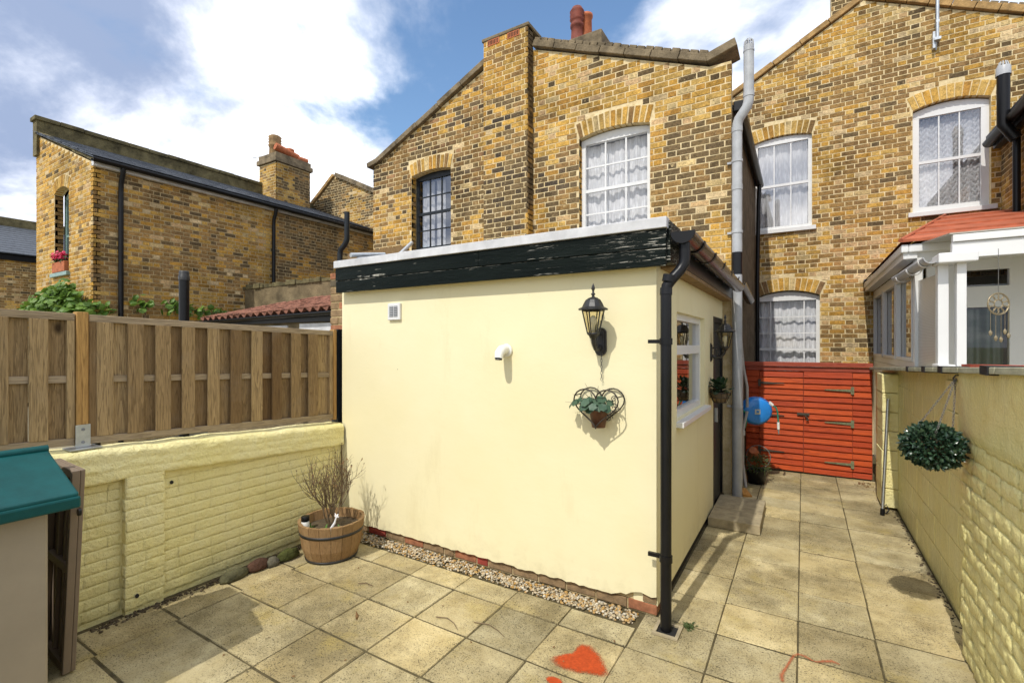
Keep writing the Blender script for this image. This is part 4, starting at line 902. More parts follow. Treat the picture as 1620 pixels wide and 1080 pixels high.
def lump(i, edge, amp):
    vs = []; nu, nz = 7, 4
    for j in range(nz + 1):
        for k in range(nu + 1):
            a, b = k / nu, j / nz; ea = max(0, abs(a - .5) * 2 - .72) / .28; eb = max(0, abs(b - .5) * 2 - .45) / .55
            q = Vector((a * 3.1 + i * 7, b * 1.7, i * 2.3)); n = -edge * max(ea ** 2, eb ** 2) + amp * mnoise.noise(q * 1.3) + amp * .6 * mnoise.noise(q * 3.1)
            vs.append((a - .5 + .012 * mnoise.noise(q + Vector((9, 0, 0))), n, b - .5 + .05 * mnoise.noise(Vector((a * 2.5, i * 3, 4 + (b > .5) * 3)))))
    fs = [(j * (nu + 1) + k, j * (nu + 1) + k + 1, (j + 1) * (nu + 1) + k + 1, (j + 1) * (nu + 1) + k) for j in range(nz) for k in range(nu)]
    rim = [k for k in range(nu + 1)] + [j * (nu + 1) + nu for j in range(1, nz + 1)] + [nz * (nu + 1) + k for k in range(nu - 1, -1, -1)] + [j * (nu + 1) for j in range(nz - 1, 0, -1)]
    b0 = len(vs); vs += [(vs[r][0], -1, vs[r][2]) for r in rim]; m_ = len(rim)
    fs += [(rim[q], b0 + q, b0 + (q + 1) % m_, rim[(q + 1) % m_]) for q in range(m_)]
    return vs, fs
def rb_mesh(fr, m, edge=.06, amp=.05):
    out = []
    for vs, fs in [lump(i, edge, amp) for i in range(8)]:
        mb = MB(Fr((0, 0, 0), fr.U, fr.N, fr.W)); mb.add(vs, fs, True)
        me = bpy.data.meshes.new('brick'); me.from_pydata(mb.v, [], mb.f); me.polygons.foreach_set('use_smooth', mb.s); me.update(); me.materials.append(M[m]); out.append(me)
    return out
LB = rb_mesh(WF, 'paint_l', .010, .05)
def lay(root, fr, meshes, y0, y1, z0, z1, nface, depth, seed, bl=.22, ch=.073, jt=.001, ragged=0.):
    r_ = random.Random(seed); i = 0; z = z0
    while z < z1 - .01:
        zt = min(z + ch, z1); off = (bl / 2 if i % 2 else 0) + r_.uniform(-.01, .01); u = y0 - off
        while u < y1:
            a, b = max(u, y0), min(u + bl * r_.choice((1, 1, 1, .5)), y1); 
            if b - a > .03:
                cz, cy = (z + zt) / 2, (a + b) / 2; dn = nface + r_.uniform(-.0015, .0015)
                p = fr((cy, dn, cz)); sz = [abs(fr.U[k]) * (b - a - jt) + abs(fr.N[k]) * depth + abs(fr.W[k]) * (zt - z - jt) for k in range(3)]
                inst('brick', r_.choice(meshes), None, root, p, (0, 0, 0), sz)
            u = max(u + .05, b) if b > u else u + bl
        z = zt; i += 1
# recessed panels, pier, projecting band
lay(lw, WF, LB, .86, 1.37, .03, .885, -.055, .06, 3); lay(lw, WF, LB, 1.61, 3.13, .03, .90, -.055, .06, 4)
lay(lw, WF, LB, 1.375, 1.605, .03, .91, 0, .05, 5); lay(lw, WF, LB, -.2, .855, .03, .91, 0, .05, 6)
MB(WF).box(1.38, 1.60, -.058, -.0045, -.02, .92).build('pier_core', 'paint_l', lw); MB(WF).box(-.2, .85, -.058, -.0045, -.02, .92).build('pier_core', 'paint_l', lw)
# band: thick, lumpy painted top course, built as one flowing strip
mb = MB(WF); ny, nq = 260, 27; vs = []
for i in range(ny + 1):
    y = -.2 + 3.33 * i / ny; zt = ztop(y); zb_ = band(y)
    prof = [(-.066, zb_ + .005), (-.012, zb_ - .003)] + [(.002 - .007 * math.exp(-((((t_ / 17) * 3 + .5) % 1 - .5) / .09) ** 2), zb_ + (zt - .018 - zb_) * t_ / 17) for t_ in range(18)] + [(-.010, zt - .004), (-.05, zt + .003), (-.10, zt + .006), (-.16, zt + .006), (-.22, zt + .004), (-.25, zt - .01), (-.26, zt - .2), (-.26, zt - .22)]
    for k, (n, z) in enumerate(prof):
        q = Vector((y * 7, z * 12, 2 + n * 9)); vs.append((y, n + .006 * mnoise.noise(q * 1.2) + .004 * mnoise.noise(q * 3.7), z + .010 * mnoise.noise(Vector((y * 6, k * .15, 4))) + .003 * mnoise.noise(q * 3)))
k = nq + 1; mb.add(vs, [(i * k + j, i * k + j + 1, (i + 1) * k + j + 1, (i + 1) * k + j) for i in range(ny) for j in range(nq)], True); mb.build('top_band', 'paint_l', lw)
for (y, z, n) in ((1.15, .80, -.055), (1.67, .80, -.055), (1.44, .11, 0.004)):
    MB(WF).prism([(y + .011 * math.cos(a), z + .014 * math.sin(a)) for a in [6.283 * k / 8 for k in range(8)]], n, n + .008).build('fixing_hole', 'strap', lw)

# ================================================================== FENCE on the wall
fc = thing('timber_fence', 'weathered hit-and-miss timber fence standing on the yellow wall', 'fence', (-3.93, 2, 1.1))
FF = Fr((-3.93, 0, 0), (0, 1, 0), (1, 0, 0))
def ft(y): return 1.985 - (y - .83) * .0315
def fb_(y): return 1.16 - (y - .91) * .045
def rail(a, b, f0, f1, n0, n1, name, m):
    MB(FF).hexa([(a, n0, f0(a)), (b, n0, f0(b)), (b, n1, f0(b)), (a, n1, f0(a))], [(a, n0, f1(a)), (b, n0, f1(b)), (b, n1, f1(b)), (a, n1, f1(a))]).build(name, m, fc, .003)
for a, b in ((-.62, 1.155), (1.225, 3.09)):
    rail(a, b, lambda y: ft(y) - .045, ft, -.028, .022, 'top_rail', 'fence_y'); rail(a, b, fb_, lambda y: fb_(y) + .045, -.028, .022, 'bottom_rail', 'fence_y')
    rail(a + .03, b - .03, lambda y: (ft(y) + fb_(y)) / 2 - .022, lambda y: (ft(y) + fb_(y)) / 2 + .022, -.011, .011, 'middle_rail', 'fence_y')
    for q in (a, b - .038): rail(q, q + .038, lambda y: fb_(y) + .045, lambda y: ft(y) - .045, -.026, .021, 'stile', 'fence')
def boards(front, backs):
    for a, b in front: rail(a, b, lambda y: fb_(y) + .045, lambda y: ft(y) - .045, .0115, .026 + rb.uniform(-.003, .003), 'board', 'fence')
    for a, b in backs: rail(a, b, lambda y: fb_(y) + .045, lambda y: ft(y) - .045, -.028, -.0125, 'board', 'fence')
fr_b = [(1.262, 1.352), (1.43, 1.522), (1.592, 1.69), (1.762, 1.852), (1.94, 2.03), (2.112, 2.202), (2.282, 2.378), (2.462, 2.55), (2.642, 2.738), (2.815, 2.918)]
bk_b = [(1.345, 1.435), (1.515, 1.597), (1.683, 1.768), (1.845, 1.945), (2.023, 2.117), (2.196, 2.287), (2.372, 2.467), (2.543, 2.647), (2.732, 2.822), (2.91, 3.052)]
bk_b = [(a - .018, b + .018) for a, b in bk_b]; boards(fr_b, bk_b)
boards([(.945, 1.03), (.77, .86), (.59, .68), (.41, .50), (.23, .32), (.05, .14), (-.13, -.04), (-.31, -.22), (-.5, -.4)], [(1.024, 1.117), (.853, .95), (.672, .778), (.495, .6), (.315, .415), (.13, .235), (-.045, .055), (-.225, -.125), (-.4, -.3), (-.58, -.49)])
for a, b in ((1.160, 1.220), (3.092, 3.125)):
    MB(FF).box(a, b, -.035, .032, (1.15 if a < 2 else 1.05), ft(a) + .012).build('post', 'post', fc, .004)
br = MB(FF).box(1.153, 1.227, .0335, .039, 1.135, 1.275); br.box(1.11, 1.27, -.04, .10, 1.126, 1.132); brk = br.build('post_bracket', 'galv', fc)
for z in (1.165, 1.245): MB(FF).prism([(1.19 + .009 * math.cos(a), z + .009 * math.sin(a)) for a in [6.283 * k / 8 for k in range(8)]], .039, .045).build('bolt', 'lead', brk)

# ================================================================== RIGHT BOUNDARY WALL (painted blocks and rough brick)
rw = thing('garden_wall', 'tall olive yellow painted wall of blocks and rough brick along the path', 'wall', (.95, 4.5, 0))
WR = Fr((0, 0, 0), (0, 1, 0), (-1, 0, 0))
def rz(y): return 1.455 + (7.75 - max(y, 1.0)) * .040
MB().hexa([(.868, 3.70, -.05), (1.02, 3.70, -.05), (1.02, 7.78, -.05), (.868, 7.78, -.05)], [(.868, 3.70, rz(3.7)), (1.02, 3.70, rz(3.7)), (1.02, 7.78, rz(7.78)), (.868, 7.78, rz(7.78))]).build('block_core', 'paint_r', rw)
MB().hexa([(.79, -.6, -.05), (1.02, -.6, -.05), (1.02, 3.70, -.05), (.79, 3.70, -.05)], [(.79, -.6, rz(0)), (1.02, -.6, rz(0)), (1.02, 3.70, rz(3.7)), (.79, 3.70, rz(3.7))]).build('brick_core', 'paint_r', rw)
rbm = rb_mesh(WR, 'paint_r', .10, .15); r_ = random.Random(77)
# near section: rough painted bricks, smooth render over the top
near = random.Random(5); z = .0; i = 0
while z < 1.26:
    u = -.5 - (.12 if i % 2 else 0)
    while u < 3.70:
        w = near.choice((.235, .235, .22, .115)); b = min(u + w, 3.715)
        if b - u > .04:
            inst('brick', near.choice(rbm), None, rw, (.785 - near.uniform(.004, .013), (u + b) / 2, z + .042), (near.uniform(-.012, .012), 0, near.uniform(-.02, .02)), (.06, b - u - .001, .083))
        u = b
    z += .083; i += 1
mb = MB(); ny, nz_ = 90, 14; vs = []
for i in range(ny + 1):
    y = -.5 + 4.22 * i / ny
    for j in range(nz_ + 1):
        z = 1.25 + (rz(y) - 1.25) * j / nz_; lip = .018 * mnoise.noise(Vector((y * 3, j, 0))) if j == 0 else 0
        x = .768 + .010 * mnoise.noise(Vector((y * 4, z * 5, 1))) + (.02 if j == 0 else 0)
        vs.append((x, y, z + lip * 2))
mb.add(vs, [(i * (nz_ + 1) + j, i * (nz_ + 1) + j + 1, (i + 1) * (nz_ + 1) + j + 1, (i + 1) * (nz_ + 1) + j) for i in range(ny) for j in range(nz_)], True)
mb.add([(.768, 3.72, 1.25), (.868, 3.72, 1.25), (.868, 3.72, rz(3.72)), (.768, 3.72, rz(3.72))], [(0, 1, 2, 3)]); mb.build('render_patch', 'paint_r', rw)
# block section: large flat painted blocks
BM = rb_mesh(WR, 'paint_r')
def block(x, y0, y1, z0, z1, d=.05):
    MB().box(x + r_.uniform(-.002, .002), x + d, y0 + .004, y1 - .004, z0 + .004, z1 - .004).build('block', 'paint_r', rw, .006)
z = .02; i = 0
while z < 1.35:
    zt = z + .222; u = 3.73 - (.22 if i % 2 else 0)
    while u < 7.74:
        b = min(u + .445, 7.75); a = max(u, 3.722)
        if b - a > .05:
            zz_ = min(zt, rz(b) - .045) if zt > 1.3 else zt
            block(.862, a, b, z, zz_)
        u += .445
    z = zt; i += 1
# pilasters: one near the gate, one stub beside the basket
for k in range(7):
    z0, z1 = .03 + k * .205, .03 + (k + 1) * .205; MB().box(.725 + r_.uniform(-.004, .004), .868, 6.50 + r_.uniform(-.004, .004), 6.93, z0 + .003, min(z1, 1.47) - .003).build('pilaster_block', 'paint_l', rw, .008)
for z0, z1 in ((1.16, 1.36), (1.364, 1.555)): MB().box(.795, .862, 3.735, 4.16, z0, z1).build('pilaster_block', 'paint_r', rw, .008)
z = .02
while z < 1.42: 
    for a, b in ((6.95, 7.35), (7.352, 7.74)): MB().box(.80 + r_.uniform(-.004, .004), .868, a, b - .004, z, min(z + .2, 1.43)).build('block', 'paint_l', rw, .006)
    z += .204
# coping slabs with black tape, red strip behind
yc = 7.78
while yc > -.4:
    y1 = yc - .6; MB().hexa([(.735, y1 + .006, rz(y1)), (1.03, y1 + .006, rz(y1)), (1.03, yc - .006, rz(yc)), (.735, yc - .006, rz(yc))], [(.735, y1 + .006, rz(y1) + .032), (1.03, y1 + .006, rz(y1) + .032), (1.03, yc - .006, rz(yc) + .032), (.735, yc - .006, rz(yc) + .032)]).build('coping_slab', 'coping', rw, .004); yc = y1
for y in (5.05, 4.42, 3.92, 3.05): MB().box(.728, 1.03, y, y + .12 * (.6 + (5.2 - y) * .15), rz(y) - .006, rz(y) + .037).build('tape_strap', 'strap', rw)
MB().hexa([(.86, -.4, rz(0) + .033), (1.03, -.4, rz(0) + .033), (1.03, 4.1, rz(4.1) + .033), (.86, 4.1, rz(4.1) + .033)], [(.86, -.4, rz(0) + .055), (1.03, -.4, rz(0) + .055), (1.03, 4.1, rz(4.1) + .055), (.86, 4.1, rz(4.1) + .055)]).build('red_strip', 'redpaint', rw)

# ================================================================== RED GATE
gt_ = thing('garden_gate', 'bright red-orange boarded double gate closing the passage', 'gate', (.05, 7.82, 0))
GF = Fr((0, 7.80, 0), (1, 0, 0), (0, -1, 0)); rgk = random.Random(8)
MB(GF).box(-.74, .775, -.05, .035, 1.475, 1.535).build('lintel', 'gate_dark', gt_, .004); MB(GF).box(-.72, .765, -.02, .012, 1.415, 1.472).build('top_rail', 'gate_dark', gt_)
def leaf_boards(name, u0, u1, n, z0=.02, z1=1.41, skew=0.):
    lf = MB(GF).box(u0 + .004, u1 - .004, -.035, -.024, z0, z1).build(name, 'gate_dark', gt_); rows = 17; h = (z1 - z0) / rows
    for k in range(rows):
        za = z0 + k * h; j = rgk.uniform(-.002, .002); g_ = .012 if rgk.random() < .08 else 0; du = rgk.uniform(-.004, .004)
        # feather-edge board: thick lower lip overlapping the one below
        MB(GF).add([(u0, -.023, za), (u1, -.023, za), (u1, n + .016, za + j), (u0, n + .016, za + j), (u0, -.023, za + h + .006 - g_), (u1, -.023, za + h + .006 - g_), (u1, n - .004, za + h - .004 - g_ + du), (u0, n - .004, za + h - .004 - g_)],
                   [(0, 3, 2, 1), (4, 5, 6, 7), (0, 1, 5, 4), (1, 2, 6, 5), (2, 3, 7, 6), (3, 0, 4, 7)]).build('board', 'gate', lf)
    return lf
leaf_boards('side_panel', -.715, -.545, .0); L1 = leaf_boards('gate_leaf', -.54, -.004, .006); L2 = leaf_boards('gate_leaf', .004, .555, .008); leaf_boards('side_panel', .56, .765, .0)
def hinge(u, z, dirn, m):
    mb = MB(GF); n = .027; mb.box(u - .018, u + .018, n, n + .008, z - .05, z + .05); mb.prism([(u, z - .018), (u + dirn * .31, z - .006), (u + dirn * .31, z + .006), (u, z + .018)][::1 if dirn > 0 else -1], n + .001, n + .006); mb.build('hinge', m, gt_)
for a, b in ((-.05, .05), (.53, .60), (-.60, -.50), (-.73, -.70), (.75, .775)): MB(GF).box(a, b, -.06, -.036, .02, 1.47).build('seam_backing', 'gate_dark', gt_)  # dark backing strips added behind the seams to block the bright gaps
for z in (1.17, .73, .19): hinge(.555, z, -1, 'patina'); 
for z in (1.235, .78, .27): hinge(-.54, z, 1, 'hinge_dark')
mb = MB(GF); mb.box(-.075, .07, .026, .036, .80, .838); mb.box(-.05, .05, .036, .048, .81, .828); mb.tube([(.02, .045, .80), (.05, .05, .77), (.06, .05, .74), (.03, .05, .745)], .008, 8); mb.build('latch', 'hinge_dark', gt_)

# ================================================================== CONSERVATORY and canopy next door
con = thing('conservatory', 'white plastic conservatory with red felt roof beyond the right wall', 'conservatory', (2.2, 8, 0))
CX = .97; CF = Fr((CX, 0, 0), (0, 1, 0), (-1, 0, 0))
MB().box(CX, CX + .08, 6.32, 9.68, 0, 1.52).build('dwarf_wall', 'pvc', con)
f = MB(CF); ys = (6.36, 7.45, 8.55, 9.62)
f.box(6.30, 9.68, -.07, 0, 1.525, 1.60); f.box(6.30, 9.68, -.07, 0, 2.55, 2.63)
for y in ys: f.box(y - .025, y + .025, -.07, .004, 1.60, 2.55)
fr_ = f.build('side_frame', 'pvc', con)
for a, b in zip(ys, ys[1:]): 
    quad(CF, a + .036, b - .036, 1.602, 2.548, -.036).build('pane', 'glass_r', fr_)
    s_ = MB(CF); s_.box(a + .04, a + .075, -.033, .012, 1.605, 2.545); s_.box(b - .075, b - .04, -.033, .012, 1.605, 2.545); s_.box(a + .075, b - .075, -.033, .012, 1.605, 1.64); s_.box(a + .075, b - .075, -.033, .012, 2.51, 2.545); s_.build('sash', 'pvc', fr_)
MB().box(CX - .012, CX + .055, 6.24, 6.33, 1.5, 2.63).build('corner_post', 'pvc', con, .004)
MB().box(.86, .97, 6.18, 9.68, 2.64, 2.70).build('fascia_board', 'pvc', con); MB().box(.84, .90, 6.15, 9.66, 2.70, 2.78).build('eaves_gutter', 'pvc', con, .01)
MB().box(.90, 4.0, 6.15, 6.21, 2.70, 2.78).build('eaves_gutter', 'pvc', con, .01); MB().box(.97, 4.0, 6.20, 6.32, 2.60, 2.70).build('fascia_board', 'pvc', con)
# roof: overlapping felt strips on the front slope, left hip
A, B_, C_, D_ = Vector((.83, 6.12, 2.80)), Vector((4.2, 6.12, 2.80)), Vector((4.2, 9.69, 3.74)), Vector((1.85, 9.69, 3.74))
rt = MB(); rt.add([A, D_, Vector((.83, 9.69, 2.80))], [(0, 1, 2)]); rt.add([A, B_, C_, D_], [(0, 1, 2, 3)]); rfo = rt.build('roof', 'shingle', con)
for k in range(5):
    a, b = k / 5, (k + 1.15) / 5 if k < 4 else 1.0; p0, p1, p2, p3 = A.lerp(D_, a), B_.lerp(C_, a), B_.lerp(C_, b), A.lerp(D_, b); up = Vector((0, 0, .012 + .016)); up2 = Vector((0, 0, .006))
    MB().hexa([p0, p1, p2, p3], [p0 + up, p1 + up, p2 + up2, p3 + up2]).build('felt_strip', 'shingle', rfo)
MB().tube([A + Vector((0, 0, .02)), D_ + Vector((0, 0, .02))], .02, 8).build('hip_strip', 'shingle', rfo)
MB().box(.84, 2.0, 9.64, 9.69, 2.80, 2.84).build('flashing', 'lead', con)
# front: door and glazing
CFt = Fr((0, 6.30, 0), (1, 0, 0), (0, -1, 0)); d = MB(CFt)
d.box(1.06, 1.36, -.06, 0, 0, 2.6); d.box(1.36, 4, -.06, 0, 2.50, 2.6); d.box(1.36, 4, -.06, .004, 2.14, 2.34); d.box(1.66, 1.80, -.06, .002, 0, 2.5); d.box(1.36, 1.66, -.06, 0, 0, .35); d.box(1.80, 4, -.06, 0, 0, .6); d.box(2.6, 2.75, -.06, .002, .6, 2.5)
df = d.build('front_frame', 'pvc', con)
for a, b, c_, e in ((1.36, 1.66, 2.34, 2.50), (1.36, 1.66, .35, 2.14), (1.80, 2.6, .6, 2.14), (1.80, 2.6, 2.34, 2.5), (2.75, 4, .6, 2.14)): quad(CFt, a, b, c_, e, -.03).build('pane', 'glass', df)
curtain(CFt, 1.37, 1.65, .36, 2.13, -.12, 'plain', 3).build('blind', 'leaf_dark', df); MB(CFt).box(1.0, 4, -1.6, -1.58, 0, 2.6).build('room', 'interior', df)
can = thing('canopy', 'white plastic lean-to canopy frame with corrugated side sheet above the right wall', 'canopy', (1.2, 5.7, 0))
MB().prism([(0, 0)] * 0 or [(.98, 0), (1.0, 0), (1.0, 1), (.98, 1)], 0, 0) if False else None
MB(Fr((0.985, 0, 0), (0, 1, 0), (-1, 0, 0))).add([(5.32, 0, 1.0), (6.25, 0, 1.0), (6.25, 0, 2.42), (5.32, 0, 2.38), (5.32, -.012, 1.0), (6.25, -.012, 1.0), (6.25, -.012, 2.42), (5.32, -.012, 2.38)], [(0, 1, 2, 3), (7, 6, 5, 4), (0, 4, 5, 1), (1, 5, 6, 2), (2, 6, 7, 3), (3, 7, 4, 0)]).build('corrugated_sheet', 'polycarb', can)
MB().box(.95, 1.02, 5.22, 5.31, 0, 2.44).build('square_downpipe', 'pvc', can, .006); MB().box(.93, 1.04, 5.10, 5.33, 1.56, 1.62).build('pipe_shoe', 'pvc', can, .01)
MB().box(1.055, 1.115, 5.16, 5.24, 0, 2.46).build('post', 'pvc', can, .004); MB().box(.93, 1.17, 5.085, 5.33, 2.435, 2.515).build('pipe_head', 'pvc', can, .01)
gutter(MB(), (.90, 5.15, 2.50), (.90, 6.85, 2.53), .055).build('gutter', 'greypipe', can)
for y in (5.35, 5.9, 6.5): 
    b = MB(); gutter(b, (.90, y - .02, 2.497), (.90, y + .02, 2.497), .062); b.build('gutter_bracket', 'pvc', can)
MB().box(1.02, 4, 5.12, 5.18, 2.47, 2.597).build('front_beam', 'pvc', can, .004); MB().box(1.02, 4, 5.10, 5.16, 2.60, 2.655).build('front_beam', 'pvc', can, .004)
MB().hexa([(1.0, 5.1, 2.66), (4, 5.1, 2.66), (4, 6.2, 2.78), (1., 6.2, 2.78)], [(1.0, 5.1, 2.672), (4, 5.1, 2.672), (4, 6.2, 2.792), (1., 6.2, 2.792)]).build('roof_sheet', 'polycarb', can)
# wind chime
wc = thing('wind_chime', 'round filigree metal wind chime hanging from the canopy beam', 'wind chime', (1.27, 5.05, 2.0))
c0 = Vector((1.27, 5.05, 2.09)); ex = Vector((_c, _s, 0)); ez = Vector((0, 0, 1))
def ring(mb, c, r, tr, seg=28): mb.tube([c + ex * r * math.cos(a) + ez * r * math.sin(a) for a in [6.2832 * k / seg for k in range(seg + 1)]], tr, 6, cap=False)
mb = MB(); ring(mb, c0, .082, .005); ring(mb, c0, .03, .003)
for k in range(10):
    a = 6.2832 * k / 10; ring(mb, c0 + ex * .056 * math.cos(a) + ez * .056 * math.sin(a), .022, .0028, 14)
mb.build('rosette', 'bronze', wc); MB().tube([c0 + ez * .08, c0 + ez * .42], .002, 5).build('cord', 'chainm', wc)
for k, L in ((-.06, .14), (-.02, .18), (.02, .19), (.05, .13), (.078, .16)):
    MB().tube([c0 + ex * k - ez * .06, c0 + ex * k - ez * (.06 + L)], .0016, 5).build('cord', 'bronze', wc); MB().lathe([(0, 0), (.010, .012), (.012, .03), (0, .05)], tuple(c0 + ex * k - ez * (.06 + L + .045)), 8, sx=1., sy=.4).build('pendant', 'bronze', wc)

# ================================================================== NEIGHBOUR'S SHED with pantiles, old rendered wall, flues
ps = thing('outbuilding', 'low outbuilding with old red pantile roof just behind the fence', 'outbuilding', (-7.5, 5, 0))
MB().box(-9.3, -5.5, 4.62, 5.9, 0, 2.16).build('wall', 'brownrender', ps); MB().box(-9.35, -5.45, 4.56, 4.60, 2.12, 2.22).build('fascia_board', 'black', ps)
gutter(MB(), (-9.4, 4.50, 2.20), (-5.4, 4.50, 2.26), .055).build('gutter', 'black', ps); MB().box(-6.6, -5.6, 4.60, 4.64, 1.96, 2.10).build('white_board', 'whiteroof', ps); MB().box(-8.0, -6.9, 4.60, 4.64, 1.90, 2.08).build('white_board', 'whiteroof', ps)
MB().hexa([(-9.3, 4.55, 2.16), (-5.5, 4.55, 2.24), (-5.5, 5.9, 2.60), (-9.3, 5.9, 2.55)], [(-9.3, 4.55, 2.19), (-5.5, 4.55, 2.27), (-5.5, 5.9, 2.63), (-9.3, 5.9, 2.58)]).build('roof_deck', 'lead', ps)
# one S-shaped pantile, shared
tv = []; tn = 9
for yy, zz_ in ((0, .012), (1, .0)):
    for k in range(tn):
        a = k / (tn - 1); tv.append((a, yy, zz_ + .035 * math.sin(a * 2 * math.pi + 2.6)))
for yy, zz_ in ((0, -.004), (1, -.014)):
    for k in range(tn):
        a = k / (tn - 1); tv.append((a, yy, zz_ + .035 * math.sin(a * 2 * math.pi + 2.6)))
tf = [(k, k + 1, tn + k + 1, tn + k) for k in range(tn - 1)] + [(2 * tn + k, 3 * tn + k, 3 * tn + k + 1, 2 * tn + k + 1) for k in range(tn - 1)] + [(k, 2 * tn + k, 2 * tn + k + 1, k + 1) for k in range(tn - 1)]
tm = bpy.data.meshes.new('pantile'); tm.from_pydata(tv, [], tf); tm.polygons.foreach_set('use_smooth', [True] * len(tf)); tm.update(); tm.materials.append(M['pantile'])
rp_ = random.Random(6)
for row in range(5):
    for k in range(20):
        x = -9.28 + k * .188; f_ = row / 5; y = 4.48 + row * .285; z = 2.235 + (x + 9.3) * .020 + row * .079
        if row and k < row * 1: continue
        inst('pantile', tm, None, ps, (x, y + rp_.uniform(-.01, .01), z + rp_.uniform(-.005, .005)), (.27 + rp_.uniform(-.02, .02), rp_.uniform(-.02, .02), rp_.uniform(-.02, .02)), (.20, .34, 1))
ow = thing('rendered_wall', 'old brown rendered garden wall with crumbling top behind the pantile roof', 'wall', (-8, 6.05, 0))
mb = MB(); vs = []; n = 40
for i in range(n + 1):
    x = -11.2 + (-5.6 + 11.2) * i / n; z = 3.04 + .02 * math.sin(i * .9) + .05 * mnoise.noise(Vector((x * 2, 0, 5))) + (.06 if x > -7.4 else 0); vs += [(x, 5.98 + .01 * mnoise.noise(Vector((x, 3, 3))), 0), (x, 5.98 + .015 * mnoise.noise(Vector((x * 3, 1, 3))), z), (x, 6.16, z + .01), (x, 6.16, 0)]
mb.add(vs, [(i * 4 + a, (i + 1) * 4 + a, (i + 1) * 4 + a + 1, i * 4 + a + 1) for i in range(n) for a in range(3)]); mb.add(vs[-4:], [(0, 1, 2, 3)]); mb.build('rendered_face', 'brownrender', ow)
x = -11.2
while x < -5.7:
    w = rp_.choice((.22, .22, .11, .3)); MB().box(x, x + w - .01, 5.95 + rp_.uniform(-.02, .02), 6.18, 2.985 + (.05 if x > -7.4 else 0), 3.06 + (.05 if x > -7.4 else 0) + rp_.uniform(-.02, .03)).build('coping_brick', 'moss_stone', ow, .006); x += w
pier = thing('brick_pier', 'narrow weathered brick pier between the fence and the extension', 'pier', (-4.0, 3.4, 0))
pw = MB().box(-4.10, -3.87, 3.22, 3.60, 0, 2.50).build('mortar_core', 'mortar_l', pier)
z = 1.0; i = 0
while z < 2.50:
    for a, b in (((-4.105, -3.99), (-3.98, -3.868)) if i % 2 else ((-4.105, -3.868),)): MB().box(a, b, 3.212 + rp_.uniform(-.004, .004), 3.4, z + .006, min(z + .069, 2.5)).build('brick', rp_.choice(('buff_brick', 'darkbrick', 'buff_brick', 'red_brick')), pw, .004)
    z += .0755; i += 1
MB().box(-3.995, -3.90, 3.14, 3.205, 1.02, 1.93).build('dark_batten', 'darksash', pier)
fl1 = thing('flue_pipe', 'black capped flue pipe rising behind the fence', 'flue', (-6.6, 3.0, 0)); MB().tube([(-6.6, 3.0, 0), (-6.6, 3.0, 2.58)], .056, 18).build('pipe', 'black', fl1); MB().lathe([(.062, 0), (.062, .05), (.056, .06), (.056, .10), (.05, .115), (0, .12)], (-6.6, 3.0, 2.58), 18).build('cowl', 'blackmetal', fl1)
fl2 = thing('flue_pipe', 'slim dark flue with elbow beyond the left end of the extension roof', 'flue', (-6.6, 5.5, 0)); MB().tube([(-6.78, 5.5, 0), (-6.78, 5.5, 3.32), (-6.76, 5.5, 3.40), (-6.66, 5.5, 3.47), (-6.60, 5.5, 3.55), (-6.60, 5.5, 4.02)], .045, 14).build('pipe', 'darksash', fl2)
tim = tag(MB().box(-7.4, -5.9, 6.18, 6.22, 3.1, 3.5).build('timber_screen', 'fence'), 'weathered board screen under the far gutter left of the middle house', 'screen')
junk = thing('rolled_sheet', 'bundle of grey rolled roofing sheet on the left end of the flat roof', 'roll', (-3.75, 3.3, 2.56))
for k, (a, b, r_2) in enumerate((((-3.80, 3.30, 2.62), (-3.25, 3.55, 2.62), .035), ((-3.78, 3.42, 2.64), (-3.05, 3.75, 2.64), .04), ((-3.81, 3.22, 2.66), (-3.74, 3.60, 2.72), .022), ((-3.2, 3.25, 2.60), (-3.36, 3.6, 2.80), .018))): MB().tube([a, b], r_2, 10).build('roll', 'lead' if k < 2 else 'galv', junk)

# ================================================================== PLASTIC SHED, lower left
sh = thing('storage_shed', 'beige plastic storage shed with teal roof and its door swung open', 'shed', (-3.4, .1, 0))
SX0, SX1, SY0, SY1 = -3.74, -3.03, -.75, .80
b = MB(); b.box(SX1 - .03, SX1, SY0, SY1, .02, 1.06); b.build('side_panel', 'beige', sh, .012)
MB().box(SX0, SX0 + .03, SY0, SY1, .02, 1.06).build('side_panel', 'beige', sh); MB().box(SX0 + .03, SX1 - .03, SY0, SY0 + .03, .02, 1.3).build('rear_panel', 'beige', sh); MB().box(SX0 + .03, SX1 - .03, SY0 + .03, SY1, .02, .06).build('base', 'taupe', sh)
XR = (SX0 + SX1) / 2
def slope(x0, z0, x1, z1, nm):
    m_ = MB(); m_.hexa([(x0, SY0 - .06, z0), (x1, SY0 - .06, z1), (x1, SY1 + .09, z1), (x0, SY1 + .09, z0)], [(x0, SY0 - .06, z0 + .03), (x1, SY0 - .06, z1 + .03), (x1, SY1 + .09, z1 + .03), (x0, SY1 + .09, z0 + .03)]); return m_.build(nm, 'teal', sh, .008)
rp1 = slope(XR, 1.205, SX1 + .075, 1.045, 'roof_panel'); slope(XR, 1.204, SX0 - .02, 1.045, 'roof_panel')
MB().box(SX1 + .045, SX1 + .085, SY0 - .06, SY1 + .095, 1.005, 1.060).build('eaves_lip', 'teal', rp1, .010)
for y in (-.1, .35): MB().hexa([(XR + .02, y, 1.228), (SX1 + .06, y, 1.076), (SX1 + .06, y + .05, 1.076), (XR + .02, y + .05, 1.228)], [(XR + .02, y + .01, 1.238), (SX1 + .06, y + .01, 1.086), (SX1 + .06, y + .04, 1.086), (XR + .02, y + .04, 1.238)]).build('roof_rib', 'teal', rp1)
